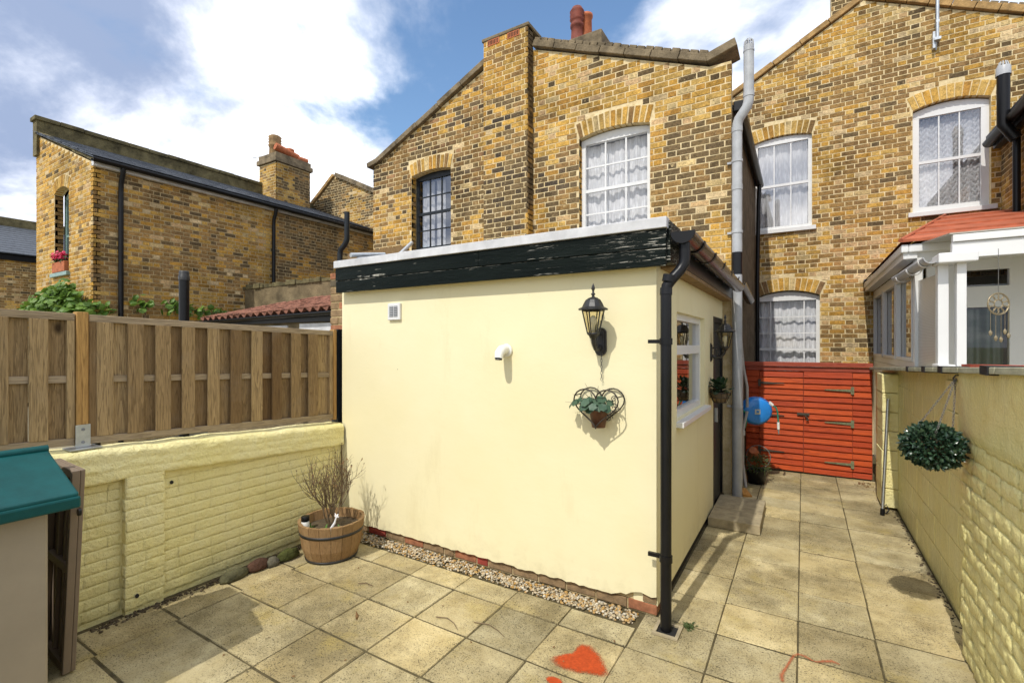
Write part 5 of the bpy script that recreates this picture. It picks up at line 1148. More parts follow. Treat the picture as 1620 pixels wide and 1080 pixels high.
MB().tube([(XR, SY0 - .06, 1.235), (XR, SY1 + .09, 1.235)], .022, 10).build('ridge_strip', 'teal', rp1)
# open door: ribbed panel leaning a little, hinged beyond the front corner
o1 = Vector((-3.39, .985, .01)); uu = Vector((-1, .05, 0)).normalized(); wv = Vector((.125, .0, 1)).normalized(); DF = Fr(o1, uu, Vector((0, -1, 0)), wv)
door = MB(DF).box(0, .44, -.02, 0, .0, 1.12).build('door', 'taupe', sh, .004)
for a, b_ in ((0, .035), (.405, .44)): MB(DF).box(a, b_, .0005, .035, .0, 1.12).build('door_stile', 'taupe', door, .004)
for z in (.0, .55, 1.075): MB(DF).box(.036, .404, .0005, .03, z, z + .045).build('door_rail', 'taupe', door, .004)
for a in (.13, .25): MB(DF).box(a, a + .025, .0005, .018, .046, 1.07).build('door_rib', 'taupe', door)
for k in range(7): MB(DF).box(.05, .062, .0006, .012, .12 + k * .14, .145 + k * .14).build('slot', 'strap', door)
MB(DF).prism([(-.03 + .02 * math.cos(a), .90 + .02 * math.sin(a)) for a in [6.283 * k / 10 for k in range(10)]], 0, .012).build('catch', 'black', door)

# ================================================================== BARREL PLANTER with bare shrub
bc = Vector((-3.43, 2.70, 0)); br_ = thing('barrel_planter', 'half barrel planter with black hoop in the corner by the cream wall', 'planter', tuple(bc))
ns = 18; H = .31; r0, r1 = .205, .268; rbz = random.Random(2)
for k in range(ns):
    a0, a1 = 6.28319 * k / ns + .006, 6.28319 * (k + 1) / ns - .006; vs = []
    for z, r in ((.012, r0), (.10, r0 + .032), (.21, r1 - .014), (H, r1)):
        for rr_, a in ((r, a0), (r, (a0 + a1) / 2), (r, a1), (r - .024, a1), (r - .024, a0)): vs.append(bc + Vector((rr_ * math.cos(a), rr_ * math.sin(a), z + (rbz.uniform(-.004, .004) if z == H else 0))))
    fs = [(j * 5 + q, j * 5 + (q + 1) % 5, (j + 1) * 5 + (q + 1) % 5, (j + 1) * 5 + q) for j in range(3) for q in range(5)] + [(15, 16, 17, 18, 19), (4, 3, 2, 1, 0)]
    MB().add(vs, fs).build('stave', 'barrel', br_)
def hoop(z0, z1, ra, rb2): MB().lathe([(ra, z0), (ra + .004, z0), (rb2 + .004, z1), (rb2, z1)], tuple(bc), 40).build('hoop', 'blackmetal', br_)
hoop(.215, .238, .2545, .2585); hoop(.0, .022, .206, .212)
MB().lathe([(0, .245), (.10, .25), (.18, .24), (.235, .235)], tuple(bc), 24).build('soil', 'soil', br_)
# bare shrub: forked twigs
sb = thing('bare_shrub', 'leafless twiggy shrub growing in the half barrel', 'shrub', tuple(bc + Vector((0, 0, .24)))); rt_ = random.Random(31); stems = MB(); twigs = MB(); dry = MB()
def grow(p, d, L, r, lev):
    pts = [p]; q = p.copy(); dd = d.copy(); n = 4
    for i in range(n):
        dd = (dd + rdir(rt_) * .16 + Vector((0, 0, .06))).normalized(); q = q + dd * L / n; pts.append(q.copy())
    (stems if lev < 2 else twigs).tube(pts, [r * (1 - .42 * i / n) for i in range(n + 1)], 6 if lev < 2 else 4, cap=False)
    if lev >= 4: 
        if rt_.random() < .16: leaf(dry, q, rdir(rt_), Vector((0, 0, 1)), rt_.uniform(.02, .035), .015, .5)
        return
    for _ in range(2 if lev else 3):
        i = rt_.randrange(2, n + 1); nd = (dd + rdir(rt_) * .62 + Vector((0, 0, .22))).normalized(); grow(pts[i], nd, L * rt_.uniform(.62, .88), r * .62, lev + 1)
    if lev < 3: grow(pts[-1], (dd + rdir(rt_) * .25).normalized(), L * .82, r * .6, lev + 1)
for k in range(5):
    a = k * 1.2566 + rt_.uniform(-.3, .3); grow(bc + Vector((.02 * math.cos(a), .02 * math.sin(a), .235)), Vector((math.cos(a) * .48, math.sin(a) * .55, 1)).normalized(), .20, .0085, 0)
stems.build('stem', 'bark', sb); kind(twigs.build('twigs', 'bark', sb), 'stuff'); kind(dry.build('dry_leaves', 'dry', sb), 'stuff')
mb = MB(); 
for cx_, cy_ in ((.03, -.09), (-.12, -.13), (.10, -.05), (.0, -.15), (.13, -.10)):
    for _ in range(12): d_ = rdir(rt_); d_.z = abs(d_.z) + .3; leaf(mb, bc + Vector((cx_ + rt_.uniform(-.03, .03), cy_ + rt_.uniform(-.03, .03), .24)), d_, Vector((0, 0, 1)), rt_.uniform(.025, .05), .02, .3)
tag(kind(mb.build('seedlings', 'leaf_sprig'), 'stuff'), 'small bright green seedlings in the half barrel', 'seedlings')
jl = thing('solar_light', 'small glass jar light with black lid standing in the half barrel', 'light', tuple(bc + Vector((-.13, -.16, .24)))); jp = tuple(bc + Vector((-.12, -.17, .24)))
MB().lathe([(0, .0), (.028, .004), (.036, .03), (.032, .065), (.026, .075)], jp, 16).build('jar', 'whiteplastic', jl); MB().lathe([(.031, .072), (.033, .076), (.033, .110), (.030, .114), (0, .114)], jp, 16).build('lid', 'black', jl)
tg = thing('plant_label', 'white ribbon-like plant label stuck in the half barrel', 'label', tuple(bc + Vector((.13, -.10, .24)))); q0 = bc + Vector((.13, -.12, .245))
mb = MB(); 
pts = [q0 + Vector((.0, 0, 0)), q0 + Vector((.015, .0, .04)), q0 + Vector((.045, .01, .09)), q0 + Vector((.06, .015, .14))]
for k, w in enumerate((.016, .013, .009, .004)): pass
mb.tube(pts, [.016, .013, .009, .005], 8); mb.build('tail', 'tag', tg); mb = MB()
for s_ in (-1, 1): leaf(mb, pts[-1], Vector((.4 * s_, -.1, .5)), Vector((0, -1, 0)), .035, .02, .2); leaf(mb, pts[-1], Vector((.6 * s_, -.1, .1)), Vector((0, -1, 0)), .03, .016, .2)
mb.build('bow', 'tag', tg)

# ================================================================== ROCKS by the left wall
def rock(lab, c, s, m, seed, rot=0.):
    rk = random.Random(seed); mb = MB(); vs = []; ns_, nr = 16, 9
    for i in range(nr + 1):
        th = math.pi * i / nr
        for k in range(ns_):
            ph = 6.28319 * k / ns_; v = Vector((math.sin(th) * math.cos(ph), math.sin(th) * math.sin(ph), math.cos(th)))
            f_ = 1 + .22 * mnoise.noise(v * 1.6 + Vector((seed, 0, 0))) + .10 * mnoise.noise(v * 4 + Vector((seed, 5, 0))); x, y, z = v.x * s[0] * f_, v.y * s[1] * f_, v.z * s[2] * f_
            vs.append((c[0] + x * math.cos(rot) - y * math.sin(rot), c[1] + x * math.sin(rot) + y * math.cos(rot), c[2] + max(z, -s[2] * .6)))
    mb.add(vs, [(i * ns_ + k, (i + 1) * ns_ + k, (i + 1) * ns_ + (k + 1) % ns_, i * ns_ + (k + 1) % ns_) for i in range(nr) for k in range(ns_)], True)
    return tag(mb.build('rock', m), lab, 'rock', 'rocks along the foot of the yellow wall')
rock('flat greenish rock with a pale top, first of the row by the wall', (-3.70, 2.03, .025), (.055, .11, .045), 'rock1', 3)
rock('dark red-brown rounded rock second in the row by the yellow wall', (-3.69, 2.21, .035), (.05, .095, .05), 'rock2', 6)
rock('small craggy grey rock between the red-brown and the mossy rock', (-3.66, 2.31, .025), (.045, .055, .045), 'rock4', 9)
rock('moss-covered green rock nearest the half barrel', (-3.66, 2.45, .035), (.055, .095, .05), 'rock3', 12)

# ================================================================== WALL LANTERNS
def lantern(loc, ax, lab):
    """loc on the wall, ax = outward direction"""
    t = thing('wall_lantern', lab, 'lantern', tuple(loc), 'black carriage lanterns'); N_ = Vector(ax); U_ = Vector((0, 0, 1)).cross(N_) * -1; F = Fr(loc, U_, N_)
    bp = MB(F); pr = [(.042 * math.cos(a), (.055 if math.sin(a) > 0 else -.055) + .042 * math.sin(a)) for a in [6.28319 * k / 20 for k in range(20)]]
    bp.prism(pr, 0, .02); bp.prism([(x * .75, z * .85) for x, z in pr], .02, .03); bp.build('backplate', 'blackmetal', t, .003)
    MB(F).tube([(0, .02, -.03), (0, .06, -.055), (0, .11, -.05), (0, .14, -.01), (0, .15, .03)], [.016, .014, .013, .014, .016], 10).build('arm', 'blackmetal', t)
    MB(F).tube([(0, .02, .05), (0, .07, .045), (0, .10, .0), (0, .09, -.03)], .007, 8).build('scroll', 'blackmetal', t)
    c = (0, .15, .04); bl = MB(F).lathe([(.0, -.02), (.022, -.018), (.03, 0), (.040, .008), (.040, .018), (0, .018)], c, 12); bl.build('base_cup', 'blackmetal', t)
    h0, h1, a_, b_ = .055, .205, .038, .072; cage = MB(F)
    for k in range(6):
        g0 = 6.28319 * k / 6 + .52; cage.tube([(a_ * math.cos(g0), .15 + a_ * math.sin(g0), h0), (b_ * math.cos(g0), .15 + b_ * math.sin(g0), h1)], .0045, 5)
        for z, r in ((h0, a_), (h1, b_)):
            g1 = g0 + 1.0472; cage.tube([(r * math.cos(g0), .15 + r * math.sin(g0), z), (r * math.cos(g1), .15 + r * math.sin(g1), z)], .0045, 5)
    cage.build('cage', 'blackmetal', t)
    for k in range(6):
        g0, g1 = 6.28319 * k / 6 + .52, 6.28319 * (k + 1) / 6 + .52
        MB(F).add([(a_ * .96 * math.cos(g0), .15 + a_ * .96 * math.sin(g0), h0), (a_ * .96 * math.cos(g1), .15 + a_ * .96 * math.sin(g1), h0), (b_ * .96 * math.cos(g1), .15 + b_ * .96 * math.sin(g1), h1), (b_ * .96 * math.cos(g0), .15 + b_ * .96 * math.sin(g0), h1)], [(0, 1, 2, 3)]).build('pane', 'glass_l', t)
    MB(F).lathe([(.060, 0), (.098, .0), (.098, .008), (.074, .020), (.062, .045), (.050, .066), (.030, .080), (.012, .086), (0, .087)], (0, .15, h1 + .004), 12, False).build('roof', 'blackmetal', t)
    MB(F).lathe([(.012, 0), (.008, .012), (.016, .020), (.008, .030), (.007, .045), (.013, .055), (.009, .075), (0, .095)], (0, .15, h1 + .088), 10).build('finial', 'blackmetal', t)
    MB(F).lathe([(0, 0), (.012, .0), (.012, .04), (.022, .055), (.024, .085), (.012, .105), (0, .108)], (0, .15, h0 + .01), 12).build('bulb', 'whiteplastic', t)
    return t
lantern((-1.19, 3.148, 1.80), (0, -1, 0), 'black hexagonal carriage lantern on the sunlit cream front wall')
lantern((-.828, 5.28, 1.70), (1, 0, 0), 'black carriage lantern on the shaded side wall near the door')

# ================================================================== HEART PLANTER under the lantern
HP = Fr((-1.18, 3.145, 0), (1, 0, 0), (0, -1, 0)); hp = thing('heart_planter', 'dark iron heart-shaped wall planter hanging below the lantern on a chain', 'planter', (-1.18, 3.1, 1.2))
def heart_pts(s, cx, cz, n, rnd_=0.):
    out = []
    for k in range(n + 1):
        a = 6.28319 * k / n; out.append((cx + s * (16 * math.sin(a) ** 3) / 17, cz + s * (13 * math.cos(a) - 5 * math.cos(2 * a) - 2 * math.cos(3 * a) - math.cos(4 * a)) / 17 * .92))
    return out
def heart(n0, s): return [(x, n0, z) for x, z in heart_pts(s, 0, 1.375, 40)]
MB(HP).tube(heart(.012, .168), .005, 6, cap=False).build('back_hoop', 'rustiron', hp); MB(HP).tube(heart(.13, .165), .005, 6, cap=False).build('front_hoop', 'rustiron', hp)
for k in (6, 9, 13, 27, 31, 34):
    h0, h1 = heart(.012, .168)[k], heart(.13, .165)[k]; MB(HP).tube([h0, h1], .004, 6).build('cross_bar', 'rustiron', hp)
def spiral(cx, cz, n0, r, turns, s): return [(cx + s * r * (1 - t_ / 26) * math.cos(turns * 6.283 * t_ / 26), n0, cz + r * (1 - t_ / 26) * math.sin(turns * 6.283 * t_ / 26)) for t_ in range(25)]
for s_, cx_, cz_, r in ((1, .10, 1.36, .035), (-1, -.10, 1.36, .035), (1, .07, 1.29, .028), (1, .105, 1.42, .022)): MB(HP).tube(spiral(cx_, cz_, .07, r, 1.7, s_), .003, 5).build('scroll', 'rustiron', hp)
MB(HP).lathe([(.0, 0), (.045, .0), (.062, .11), (.066, .112), (.066, .125), (.058, .125), (.056, .10), (0, .10)], (0, .075, 1.225), 20).build('pot', 'rustpot', hp)
ch = MB(HP)
for k in range(9):
    z = 1.545 + k * .021; a = (k % 2) * 1.5708; ch.tube([(.006 * math.cos(g) * math.cos(a), .02 + .006 * math.cos(g) * math.sin(a), z + .013 * math.sin(g)) for g in [6.283 * q / 10 for q in range(11)]], .0018, 4, cap=False)
ch.build('chain', 'chainm', hp)
gp = thing('potted_geranium', 'green geranium spilling from the iron heart planter', 'plant', (-1.18, 3.06, 1.33)); rq = random.Random(14); lv = MB(HP); stq = MB(HP)
for k in range(46):
    a, e = rq.uniform(0, 6.283), rq.uniform(.1, 1.35); d_ = Vector((math.cos(a) * math.cos(e) * 1.3 - .25, math.sin(a) * math.cos(e) * .8 + .15, math.sin(e) * .8)); c0 = Vector((-.02, .07, 1.335)); q = c0 + d_ * rq.uniform(.05, .125)
    if q.y < .01: q.y = .02
    stq.tube([c0, c0.lerp(q, .6) + Vector((0, 0, .015)), q], .0018, 4, cap=False)
    nrm = (d_ + Vector((0, .6, .6))).normalized(); tgt = nrm.orthogonal().normalized(); R_ = rq.uniform(.024, .036); ring_ = []
    b2 = nrm.cross(tgt)
    for j in range(12):
        g_ = 6.283 * j / 12; w_ = 1 + .10 * math.cos(6 * g_); ring_.append(q + (tgt * math.cos(g_) + b2 * math.sin(g_)) * R_ * w_ + nrm * (.25 * R_ * (math.cos(3 * g_) * .3 + .2)))
    lv.add([q] + ring_, [(0, 1 + j, 1 + (j + 1) % 12) for j in range(12)], True)
kind(lv.build('leaves', 'leaf_ger', gp), 'stuff'); stq.build('stems', 'leaf_mid', gp); sp_ = MB(HP)
for a, L in ((2.6, .16), (2.2, .14), (1.9, .17), (1.35, .15), (.8, .12), (3.5, .13), (3.0, .19)): sp_.tube([(-.02, .08, 1.36), (-.02 + math.cos(a) * L * .6, .10, 1.36 + math.sin(a) * L * .65), (-.02 + math.cos(a) * L * 1.1, .12, 1.36 + math.sin(a) * L)], [.0025, .002, .0008], 4)
kind(sp_.build('dry_stalks', 'bark', gp), 'stuff')
# louvre vent and round white outlet on the front wall
VF = Fr((0, 3.147, 0), (1, 0, 0), (0, -1, 0)); vt = thing('air_vent', 'small white plastic louvre vent high on the cream wall', 'vent', (-3.13, 3.14, 2.08))
MB(VF).box(-3.21, -3.06, -.004, .022, 2.0, 2.15).build('frame', 'pvc', vt, .006)
for a, b_ in ((-3.185, -3.14), (-3.132, -3.087)):
    MB(VF).box(a, b_, .020, .0235, 2.03, 2.125).build('grille', 'lead', vt)
    for k in range(6): MB(VF).box(a, b_, .0236, .029, 2.034 + k * .0155, 2.041 + k * .0155).build('slat', 'greypipe', vt)
ou = thing('overflow_outlet', 'white round wall outlet with drooping cowl on the cream wall', 'outlet', (-1.95, 3.1, 1.72))
OF = Fr((-1.955, 3.147, 1.735), (1, 0, 0), (0, 0, 1), (0, -1, 0)); MB(OF).lathe([(0, 0), (.050, 0), (.052, .008), (.046, .02), (.0, .02)], (0, 0, 0), 20).build('flange', 'whiteplastic', ou)
MB().tube([(-1.955, 3.13, 1.745), (-1.955, 3.075, 1.74), (-1.953, 3.035, 1.715), (-1.95, 3.02, 1.675)], [.036, .038, .036, .030], 16, cap=False).build('cowl', 'whiteplastic', ou); MB().tube([(-1.95, 3.025, 1.70), (-1.949, 3.02, 1.665)], [.020, .026], 12).build('nozzle', 'blackmetal', ou)

# ================================================================== DOOR-SIDE PLANT, HOSE REEL, POTS
wb = thing('wall_basket', 'rusty wire wall basket by the black door', 'basket', (-.74, 5.15, 1.15)); wbc = Vector((-.72, 5.22, 1.20)); mb = MB()
for z, r in ((0, .06), (.05, .09), (.10, .105)): mb.tube([wbc + Vector((r * math.cos(a), r * math.sin(a), z)) for a in [6.283 * k / 18 for k in range(19)]], .004, 5, cap=False)
for k in range(10): a = 6.283 * k / 10; mb.tube([wbc + Vector((.06 * math.cos(a), .06 * math.sin(a), 0)), wbc + Vector((.105 * math.cos(a), .105 * math.sin(a), .10))], .003, 5)
mb.build('wire_frame', 'rustiron', wb); MB().lathe([(0, .002), (.055, .004), (.095, .095), (0, .095)], tuple(wbc), 16).build('liner', 'bark', wb)
dpn = MB(); rq = random.Random(4)
for k in range(70):
    a, e = rq.uniform(0, 6.283), rq.uniform(-.2, 1.3); d_ = Vector((math.cos(a) * math.cos(e), math.sin(a) * math.cos(e), math.sin(e))); leaf(dpn, wbc + Vector((0, 0, .11)) + d_ * rq.uniform(.03, .10), (d_ + rdir(rq) * .5), Vector((0, 0, 1)), rq.uniform(.05, .08), .05, .3, True)
for k in range(6): a = rq.uniform(2, 4.5); dpn.tube([wbc + Vector((0, 0, .1)), wbc + Vector((math.cos(a) * .1, -.05, .2)), wbc + Vector((math.cos(a) * .17, -.08, .25))], .002, 4)
tag(kind(dpn.build('trailing_plant', 'leaf_dark'), 'stuff'), 'dark glossy round-leaved plant in the wall basket by the door', 'plant')
hr = thing('hose_reel', 'bright blue enclosed hose reel on the wall beside the red gate', 'hose reel', (-.60, 6.9, .93)); hc = Vector((-.525, 6.88, .935)); HF = Fr(hc, Vector((.93, .36, 0)).normalized(), Vector((0, 0, 1)), Vector((.36, -.93, 0)).normalized())
MB(HF).lathe([(0, -.09), (.14, -.09), (.162, -.075), (.170, -.03), (.172, .0), (.170, .03), (.158, .07), (.135, .085), (.05, .092), (0, .093)], (0, 0, 0), 40, sx=1.08).build('housing', 'blue', hr)
MB(HF).lathe([(.176, -.008), (.181, -.004), (.181, .012), (.176, .016)], (0, 0, 0), 40, sx=1.08).build('rim', 'blue', hr); MB(HF).tube([(.16, .10, 0), (.205, .07, .0)], [.03, .02], 10).build('hose_outlet', 'whiteplastic', hr)
MB(HF).box(-.035, .03, -.035, .03, .0935, .0965).build('badge', 'galv', hr); MB(HF).box(-.018, .012, -.012, .012, .0966, .098).build('badge_mark', 'blue', hr)
MB(HF).tube([(.20, .07, 0), (.24, .05, .0), (.262, -.01, .0), (.268, -.10, .0), (.27, -.14, 0)], .010, 8).build('hose', 'hosegreen', hr); MB(HF).tube([(.27, -.14, 0), (.272, -.23, 0)], .016, 8).build('connector', 'whiteplastic', hr); MB(HF).tube([(.272, -.23, 0), (.276, -.29, 0)], [.012, .007], 8).build('nozzle', 'galv', hr)
MB().box(-.735, -.62, 6.88, 6.96, .84, 1.02).build('wall_bracket', 'black', hr); mb = MB()
for k in range(3): mb.tube([(-.70 + .02 * k, 6.72 - .02 * k, .93 - .11 * abs(math.sin(g)) * (1 if g < 3.3 else 1) - .08 * (1 - math.cos(g)) + .03) if False else (-.66 + .045 * math.cos(g), 6.70 + .012 * k, .83 + .12 * math.sin(g)) for g in [6.283 * q / 20 for q in range(21)]], .009, 6, cap=False)
mb.build('hose_coil', 'hosegreen', hr)
pt = thing('plant_pot', 'black plastic pot on the ground by the red gate', 'pot', (-.50, 7.0, 0)); pc = (-.52, 6.92, 0); MB().lathe([(0, .0), (.095, 0), (.125, .17), (.13, .18), (.12, .18), (.11, .15), (0, .15)], pc, 20).build('pot', 'black', pt)
pn = MB(); rq = random.Random(9)
for k in range(420):
    a, e = rq.uniform(0, 6.283), rq.uniform(-.4, 1.4); d_ = Vector((math.cos(a) * math.cos(e), math.sin(a) * math.cos(e), math.sin(e) * 1.1)); leaf(pn, Vector(pc) + Vector((0, 0, .22)) + d_ * rq.uniform(.05, .15), d_ + rdir(rq) * .8, Vector((0, 0, 1)), rq.uniform(.03, .06), .012, .4)
tag(kind(pn.build('bushy_plant', 'leaf_mid'), 'stuff'), 'straggly green plant in the black pot by the red gate', 'plant')
tp = tag(MB(Fr((-.56, 6.95, .38), (1, 0, 0), Vector((0, .5, .87)), Vector((-.1, .87, -.5)).normalized())).lathe([(.045, -.10), (.068, .04), (.080, .04), (.080, .075), (.066, .075), (.05, -.06), (0, -.08), (0, -.10), (.045, -.10)], (0, 0, 0), 20).build('terracotta_pot', 'terracotta'), 'tipped terracotta pot lying on the plant by the gate', 'pot')
wh = tag(MB().tube([(-.50 + .14 * math.cos(a), 6.98 + .03 * math.sin(a), .33 + .14 * math.sin(a)) for a in [6.283 * k / 24 for k in range(25)]], .006, 6, cap=False).build('wire_hoop', 'chainm'), 'grey wire hoop leaning behind the terracotta pot', 'hoop')
tag(MB(Fr((-.60, 6.20, .0), Vector((.88, .42, 0)).normalized(), Vector((-.42, .88, 0)).normalized(), Vector((0, 0, 1)))).hexa([(0, 0, .0), (.10, 0, .0), (.10, .20, .0), (0, .20, .0)], [(0, 0, .035), (.10, 0, .02), (.10, .20, .05), (0, .20, .065)]).build('wood_offcut', 'plank', None, .004), 'orange wood offcut on the paving beside the step', 'offcut')
stp = thing('door_step', 'low concrete doorstep of two slabs beside the black door', 'step', (-.55, 5.4, 0)); MB().box(-.80, -.345, 5.02, 5.36, .004, .095).build('step_slab', 'step', stp, .006); MB().box(-.80, -.348, 5.364, 5.86, .004, .096).build('step_slab', 'step', stp, .006)
pole = thing('steel_pole', 'thin steel tube leaning on the wall pilaster near the gate', 'pole', (.74, 6.45, 0)); MB().tube([(.705, 6.30, .005), (.745, 5.72 + .70, .62), (.775, 6.475, 1.20)], .016, 10).build('tube', 'chrome', pole); MB().tube([(.705, 6.30, 0), (.709, 6.304, .07)], .021, 10).build('rubber_foot', 'black', pole)
mb = MB().tube([(.74, 6.34, .01), (.77, 6.38, .04), (.75, 6.41, .09), (.72, 6.38, .05), (.735, 6.35, .012)], .006, 6); mb.build('strap', 'strap', pole)
dg = thing('drain_gully', 'grey square gully frame around the foot of the downpipe', 'drain', (-.72, 3.05, 0)); b = MB()
for a in ((-.80, -.645, 2.975, 2.995), (-.80, -.645, 3.115, 3.135), (-.80, -.78, 2.996, 3.114), (-.665, -.645, 2.996, 3.114)): b.box(a[0], a[1], a[2], a[3], .002, .014)
b.build('frame', 'step', dg); MB().box(-.779, -.666, 2.996, 3.114, .001, .004).build('sump', 'strap', dg)
wd = MB(); rq = random.Random(17)
for k in range(60): d_ = rdir(rq); d_.z = abs(d_.z); leaf(wd, Vector((-.615 + rq.gauss(0, .014), 3.17 + rq.gauss(0, .02), .004)), d_, Vector((0, 0, 1)), rq.uniform(.015, .035), .012, .3)
tag(kind(wd.build('weed', 'leaf_mid'), 'stuff'), 'small weed sprouting beside the gully', 'weed')

# ================================================================== HANGING BASKET, right wall
hb = thing('hanging_basket', 'dark round topiary ball hanging by chains on the right wall', 'hanging basket', (.62, 3.62, 1.2)); hbc = Vector((.625, 3.56, 1.205)); rq = random.Random(23); lv = MB()
for k in range(3200):
    d_ = rdir(rq); f_ = 1 + .12 * mnoise.noise(d_ * 3); rr_ = .132 * f_ * (rq.random() ** .25) * (1.12 if rq.random() < .05 else 1); p = hbc + Vector((d_.x * rr_, d_.y * rr_, d_.z * rr_ * .88)); leaf(lv, p, d_ + rdir(rq) * .7, rdir(rq), rq.choice((.014, .018, .024, .034)) * rq.uniform(.8, 1.2), rq.uniform(.012, .024), .25, rq.random() < .6)
kind(lv.build('leaves', 'leaf_box', hb), 'stuff'); MB().lathe([(0, -.07), (.05, -.06), (.08, 0), (.05, .05), (0, .06)], tuple(hbc), 14).build('core', 'bark', hb)
hook = Vector((.752, 3.70, 1.585)); chn = [(hbc + Vector((.10 * math.cos(a), .10 * math.sin(a), .06))) for a in (.4, 2.5, 4.6)]
def chain(mb, a, b, link=.016):
    a, b = Vector(a), Vector(b); L = (b - a).length; n = int(L / link); d_ = (b - a).normalized(); s1 = d_.orthogonal().normalized(); s2 = d_.cross(s1)
    for k in range(n):
        c = a + d_ * (k + .5) * L / n; s_ = s1 if k % 2 else s2; mb.tube([c + d_ * .0115 * math.sin(g) + s_ * .005 * math.cos(g) for g in [6.283 * q / 8 for q in range(9)]], .0017, 4, cap=False)
for q in chn: mb = MB(); chain(mb, q, hook); mb.build('chain', 'chainm', hb)
MB().tube([hook + Vector((0, 0, -.02)), hook + Vector((-.012, 0, .0)), hook + Vector((0, 0, .018)), hook + Vector((.02, 0, .02)), hook + Vector((.05, .0, .02))], .004, 6).build('hook', 'rustiron', hb)

# ================================================================== CLIMBERS and flower trough on the left house
def vine(lab, spots, seed, n, L):
    rv = random.Random(seed); lvm = MB(); stm = MB(); c0 = Vector(spots[0][0]); t_ = thing('climbing_plant', lab, 'climber', (c0.x, c0.y, 0))
    for c, s in spots:
        for k in range(int(n * s[0] * s[2] * 10)):
            p = Vector(c) + Vector((rv.gauss(0, s[0] * .45), rv.gauss(0, s[1] * .5), rv.gauss(0, s[2] * .45))); d_ = rdir(rv) + Vector((.3, -.3, -.1)); leaf(lvm, p, d_, Vector((.3, -.6, .7)) + rdir(rv) * .4, rv.uniform(.7, 1.3) * L, L * 1.05, .3, True)
    kind(lvm.build('foliage', 'leaf_ivy', t_), 'stuff')
    pts = [Vector(spots[0][0]) + Vector((0, .06, -1.9))] + [Vector(c) + Vector((0, .04, 0)) for c, s in spots]; stm.tube(pts, [.02] + [.012] * (len(pts) - 1), 6); stm.build('stem', 'bark', t_)
vine('bushy bright green climber at the front corner of the left house', [((-11.5, 3.0, 2.48), (.5, .15, .16)), ((-11.0, 3.05, 2.62), (.4, .15, .24)), ((-10.75, 3.1, 2.45), (.3, .12, .2)), ((-12.2, 3.0, 2.40), (.4, .12, .10)), ((-10.4, 3.35, 2.4), (.12, .25, .14))], 5, 340, .10)
vine('small sprays of vine along the side of the left house', [((-10.36, 4.02, 2.52), (.07, .16, .12)), ((-10.36, 4.55, 2.52), (.07, .22, .13)), ((-10.36, 4.95, 2.43), (.07, .20, .12)), ((-10.36, 5.55, 2.40), (.07, .26, .15))], 6, 330, .11)
tr = thing('flower_trough', 'terracotta trough of pink-red flowers on the left house window sill', 'trough', (-12, 3.3, 3.14)); MB(LF).box(-12.33, -11.70, -.08, .05, 3.145, 3.34).build('trough', 'terracotta', tr, .01); mb, m2 = MB(), MB(); rq = random.Random(3)
for k in range(90): leaf(m2, Vector((rq.uniform(-12.3, -11.75), 3.36 + rq.uniform(-.06, .05), 3.34 + rq.uniform(0, .08))), rdir(rq), Vector((0, -1, 1)), .06, .05, .3, True)
for k in range(110): leaf(mb, Vector((rq.uniform(-12.3, -11.8), 3.34 + rq.uniform(-.08, .04), 3.40 + rq.uniform(0, .12))), rdir(rq), Vector((0, -1, 1)), .05, .05, .2, True)
kind(m2.build('foliage', 'leaf_mid', tr), 'stuff'); kind(mb.build('flowers', 'petal', tr), 'stuff')

# ================================================================== PAINT MARKS, twigs and leaves on the paving
def mark(name, lab, poly, z, m, rings=6):
    c = sum((Vector((x, y, 0)) for x, y in poly), Vector()) / len(poly); vs = [(c.x, c.y, z)]; at = [1.]; n = len(poly)
    for k in range(1, rings + 1):
        f_ = k / rings
        for x, y in poly: vs.append((c.x + (x - c.x) * f_, c.y + (y - c.y) * f_, z)); at.append(1 - f_ ** 2)
    fs = [(0, 1 + j, 1 + (j + 1) % n) for j in range(n)] + [(1 + (k - 1) * n + j, 1 + k * n + j, 1 + k * n + (j + 1) % n, 1 + (k - 1) * n + (j + 1) % n) for k in range(1, rings) for j in range(n)]
    me = bpy.data.meshes.new(name); me.from_pydata(vs, [], fs); a = me.attributes.new('edge', 'FLOAT', 'POINT'); a.data.foreach_set('value', at); me.update(); me.materials.append(M[m]); o = bpy.data.objects.new(name, me); COL.objects.link(o)
    return tag(o, lab, 'paint mark')
# heart: outline set out on the slab, point towards the right of the yard
hx = [(-1.208, 2.423), (-1.207, 2.465), (-1.185, 2.497), (-1.161, 2.524), (-1.136, 2.541), (-1.134, 2.57), (-1.135, 2.614), (-1.119, 2.647), (-1.078, 2.655), (-1.042, 2.645), (-1.006, 2.618), (-0.961, 2.573), (-0.924, 2.528), (-0.901, 2.487), (-0.914, 2.455), (-0.976, 2.436), (-1.046, 2.409), (-1.118, 2.399), (-1.169, 2.401)]
hx = [(-1.06 + (x + 1.06) * 1.16, 2.51 + (y - 2.51) * 1.16) for x, y in hx]
mark('sprayed_heart', 'orange-red sprayed heart on the paving in front of the wall', hx, .0065, 'spray')
mark('paint_spot', 'small orange-red paint spot at the bottom edge below the heart', [(-1.125 + .055 * math.cos(a), 2.285 + .035 * math.sin(a)) for a in [6.283 * k / 14 for k in range(14)]], .0065, 'spray')
def strip(pts, w, z):
    L = []; Rr = []
    for i, p in enumerate(pts):
        a = Vector(pts[max(i - 1, 0)]); b_ = Vector(pts[min(i + 1, len(pts) - 1)]); d_ = (b_ - a).normalized(); nn = Vector((-d_.y, d_.x)); L.append(Vector(p) + nn * w[i]); Rr.append(Vector(p) - nn * w[i])
    return L, Rr
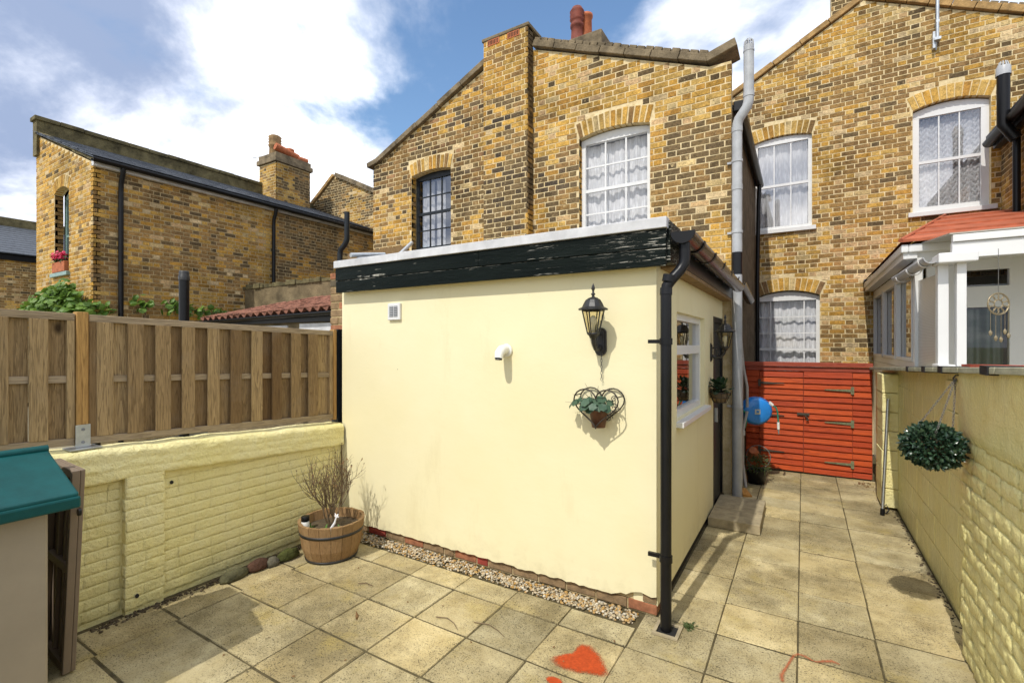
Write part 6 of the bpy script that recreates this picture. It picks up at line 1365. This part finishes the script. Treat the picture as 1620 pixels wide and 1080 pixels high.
sp = [(-.095, 2.906), (-.1, 2.96), (-.085, 3.027), (-.064, 3.115), (-.048, 3.182), (-.027, 3.209), (.007, 3.208), (.041, 3.186), (.061, 3.184), (.095, 3.211), (.135, 3.236), (.174, 3.225)]; L, Rr = strip(sp, [.02, .022, .016, .014, .016, .02, .02, .012, .012, .022, .026, .012], .0065); n = len(sp)
vs = [(*p, .0065) for p in L] + [(*p, .0066) for p in sp] + [(*p, .0065) for p in Rr]; me = bpy.data.meshes.new('paint_scrape'); me.from_pydata(vs, [], [(i, i + 1, n + i + 1, n + i) for i in range(n - 1)] + [(n + i, n + i + 1, 2 * n + i + 1, 2 * n + i) for i in range(n - 1)])
a = me.attributes.new('edge', 'FLOAT', 'POINT'); a.data.foreach_set('value', [.2] * n + [.85] * n + [.2] * n); me.update(); me.materials.append(M['spray2']); o = bpy.data.objects.new('paint_scrape', me); COL.objects.link(o); tag(o, 'faded red crooked paint line on the path slabs', 'paint mark')
for lab, pts in (('long curved dry twig on the paving left of the heart', [(-1.80, 2.50, .008), (-1.70, 2.52, .014), (-1.62, 2.50, .012), (-1.55, 2.47, .008)]), ('curved twig lying left of the long twig on the paving', [(-2.05, 2.42, .008), (-1.97, 2.44, .014), (-1.90, 2.42, .012), (-1.84, 2.38, .008)]), ('thin dry twig on the paving below the vent', [(-2.83, 2.46, .008), (-2.78, 2.49, .012), (-2.71, 2.49, .008)])):
    tag(MB().tube(pts, [.003, .0035, .003, .0015][:len(pts)], 5).build('twig', 'bark'), lab, 'twig', 'dry twigs on the paving')
dl = thing('dry_leaf', 'curled brown leaf standing on the paving left of the sprayed heart', 'leaf', (-2.45, 2.12, 0)); mb = MB(); leaf(mb, Vector((-2.45, 2.12, .01)), Vector((.2, .1, 1)), Vector((1, 0, 0)), .055, .03, .5); mb.build('blade', 'dry', dl)
lt = MB(); rq = random.Random(41)
for k in range(60):
    p = Vector((rq.uniform(-.5, .75), rq.uniform(4.0, 7.7), .008)) if k < 35 else Vector((rq.uniform(-3.5, -.6), rq.uniform(1.4, 2.9), .008)); d_ = rdir(rq); d_.z *= .2; leaf(lt, p, d_, Vector((0, 0, 1)), rq.uniform(.01, .028), .012, .3)
for k in range(50): d_ = rdir(rq); d_.z *= .4; leaf(lt, Vector((.66 + rq.gauss(0, .05), 7.55 + rq.gauss(0, .08), .008)), d_, Vector((0, 0, 1)), rq.uniform(.02, .04), .018, .3)
tag(kind(lt.build('leaf_litter', 'dry'), 'stuff'), 'scattered bits of dry leaf on the paving', 'leaf litter')
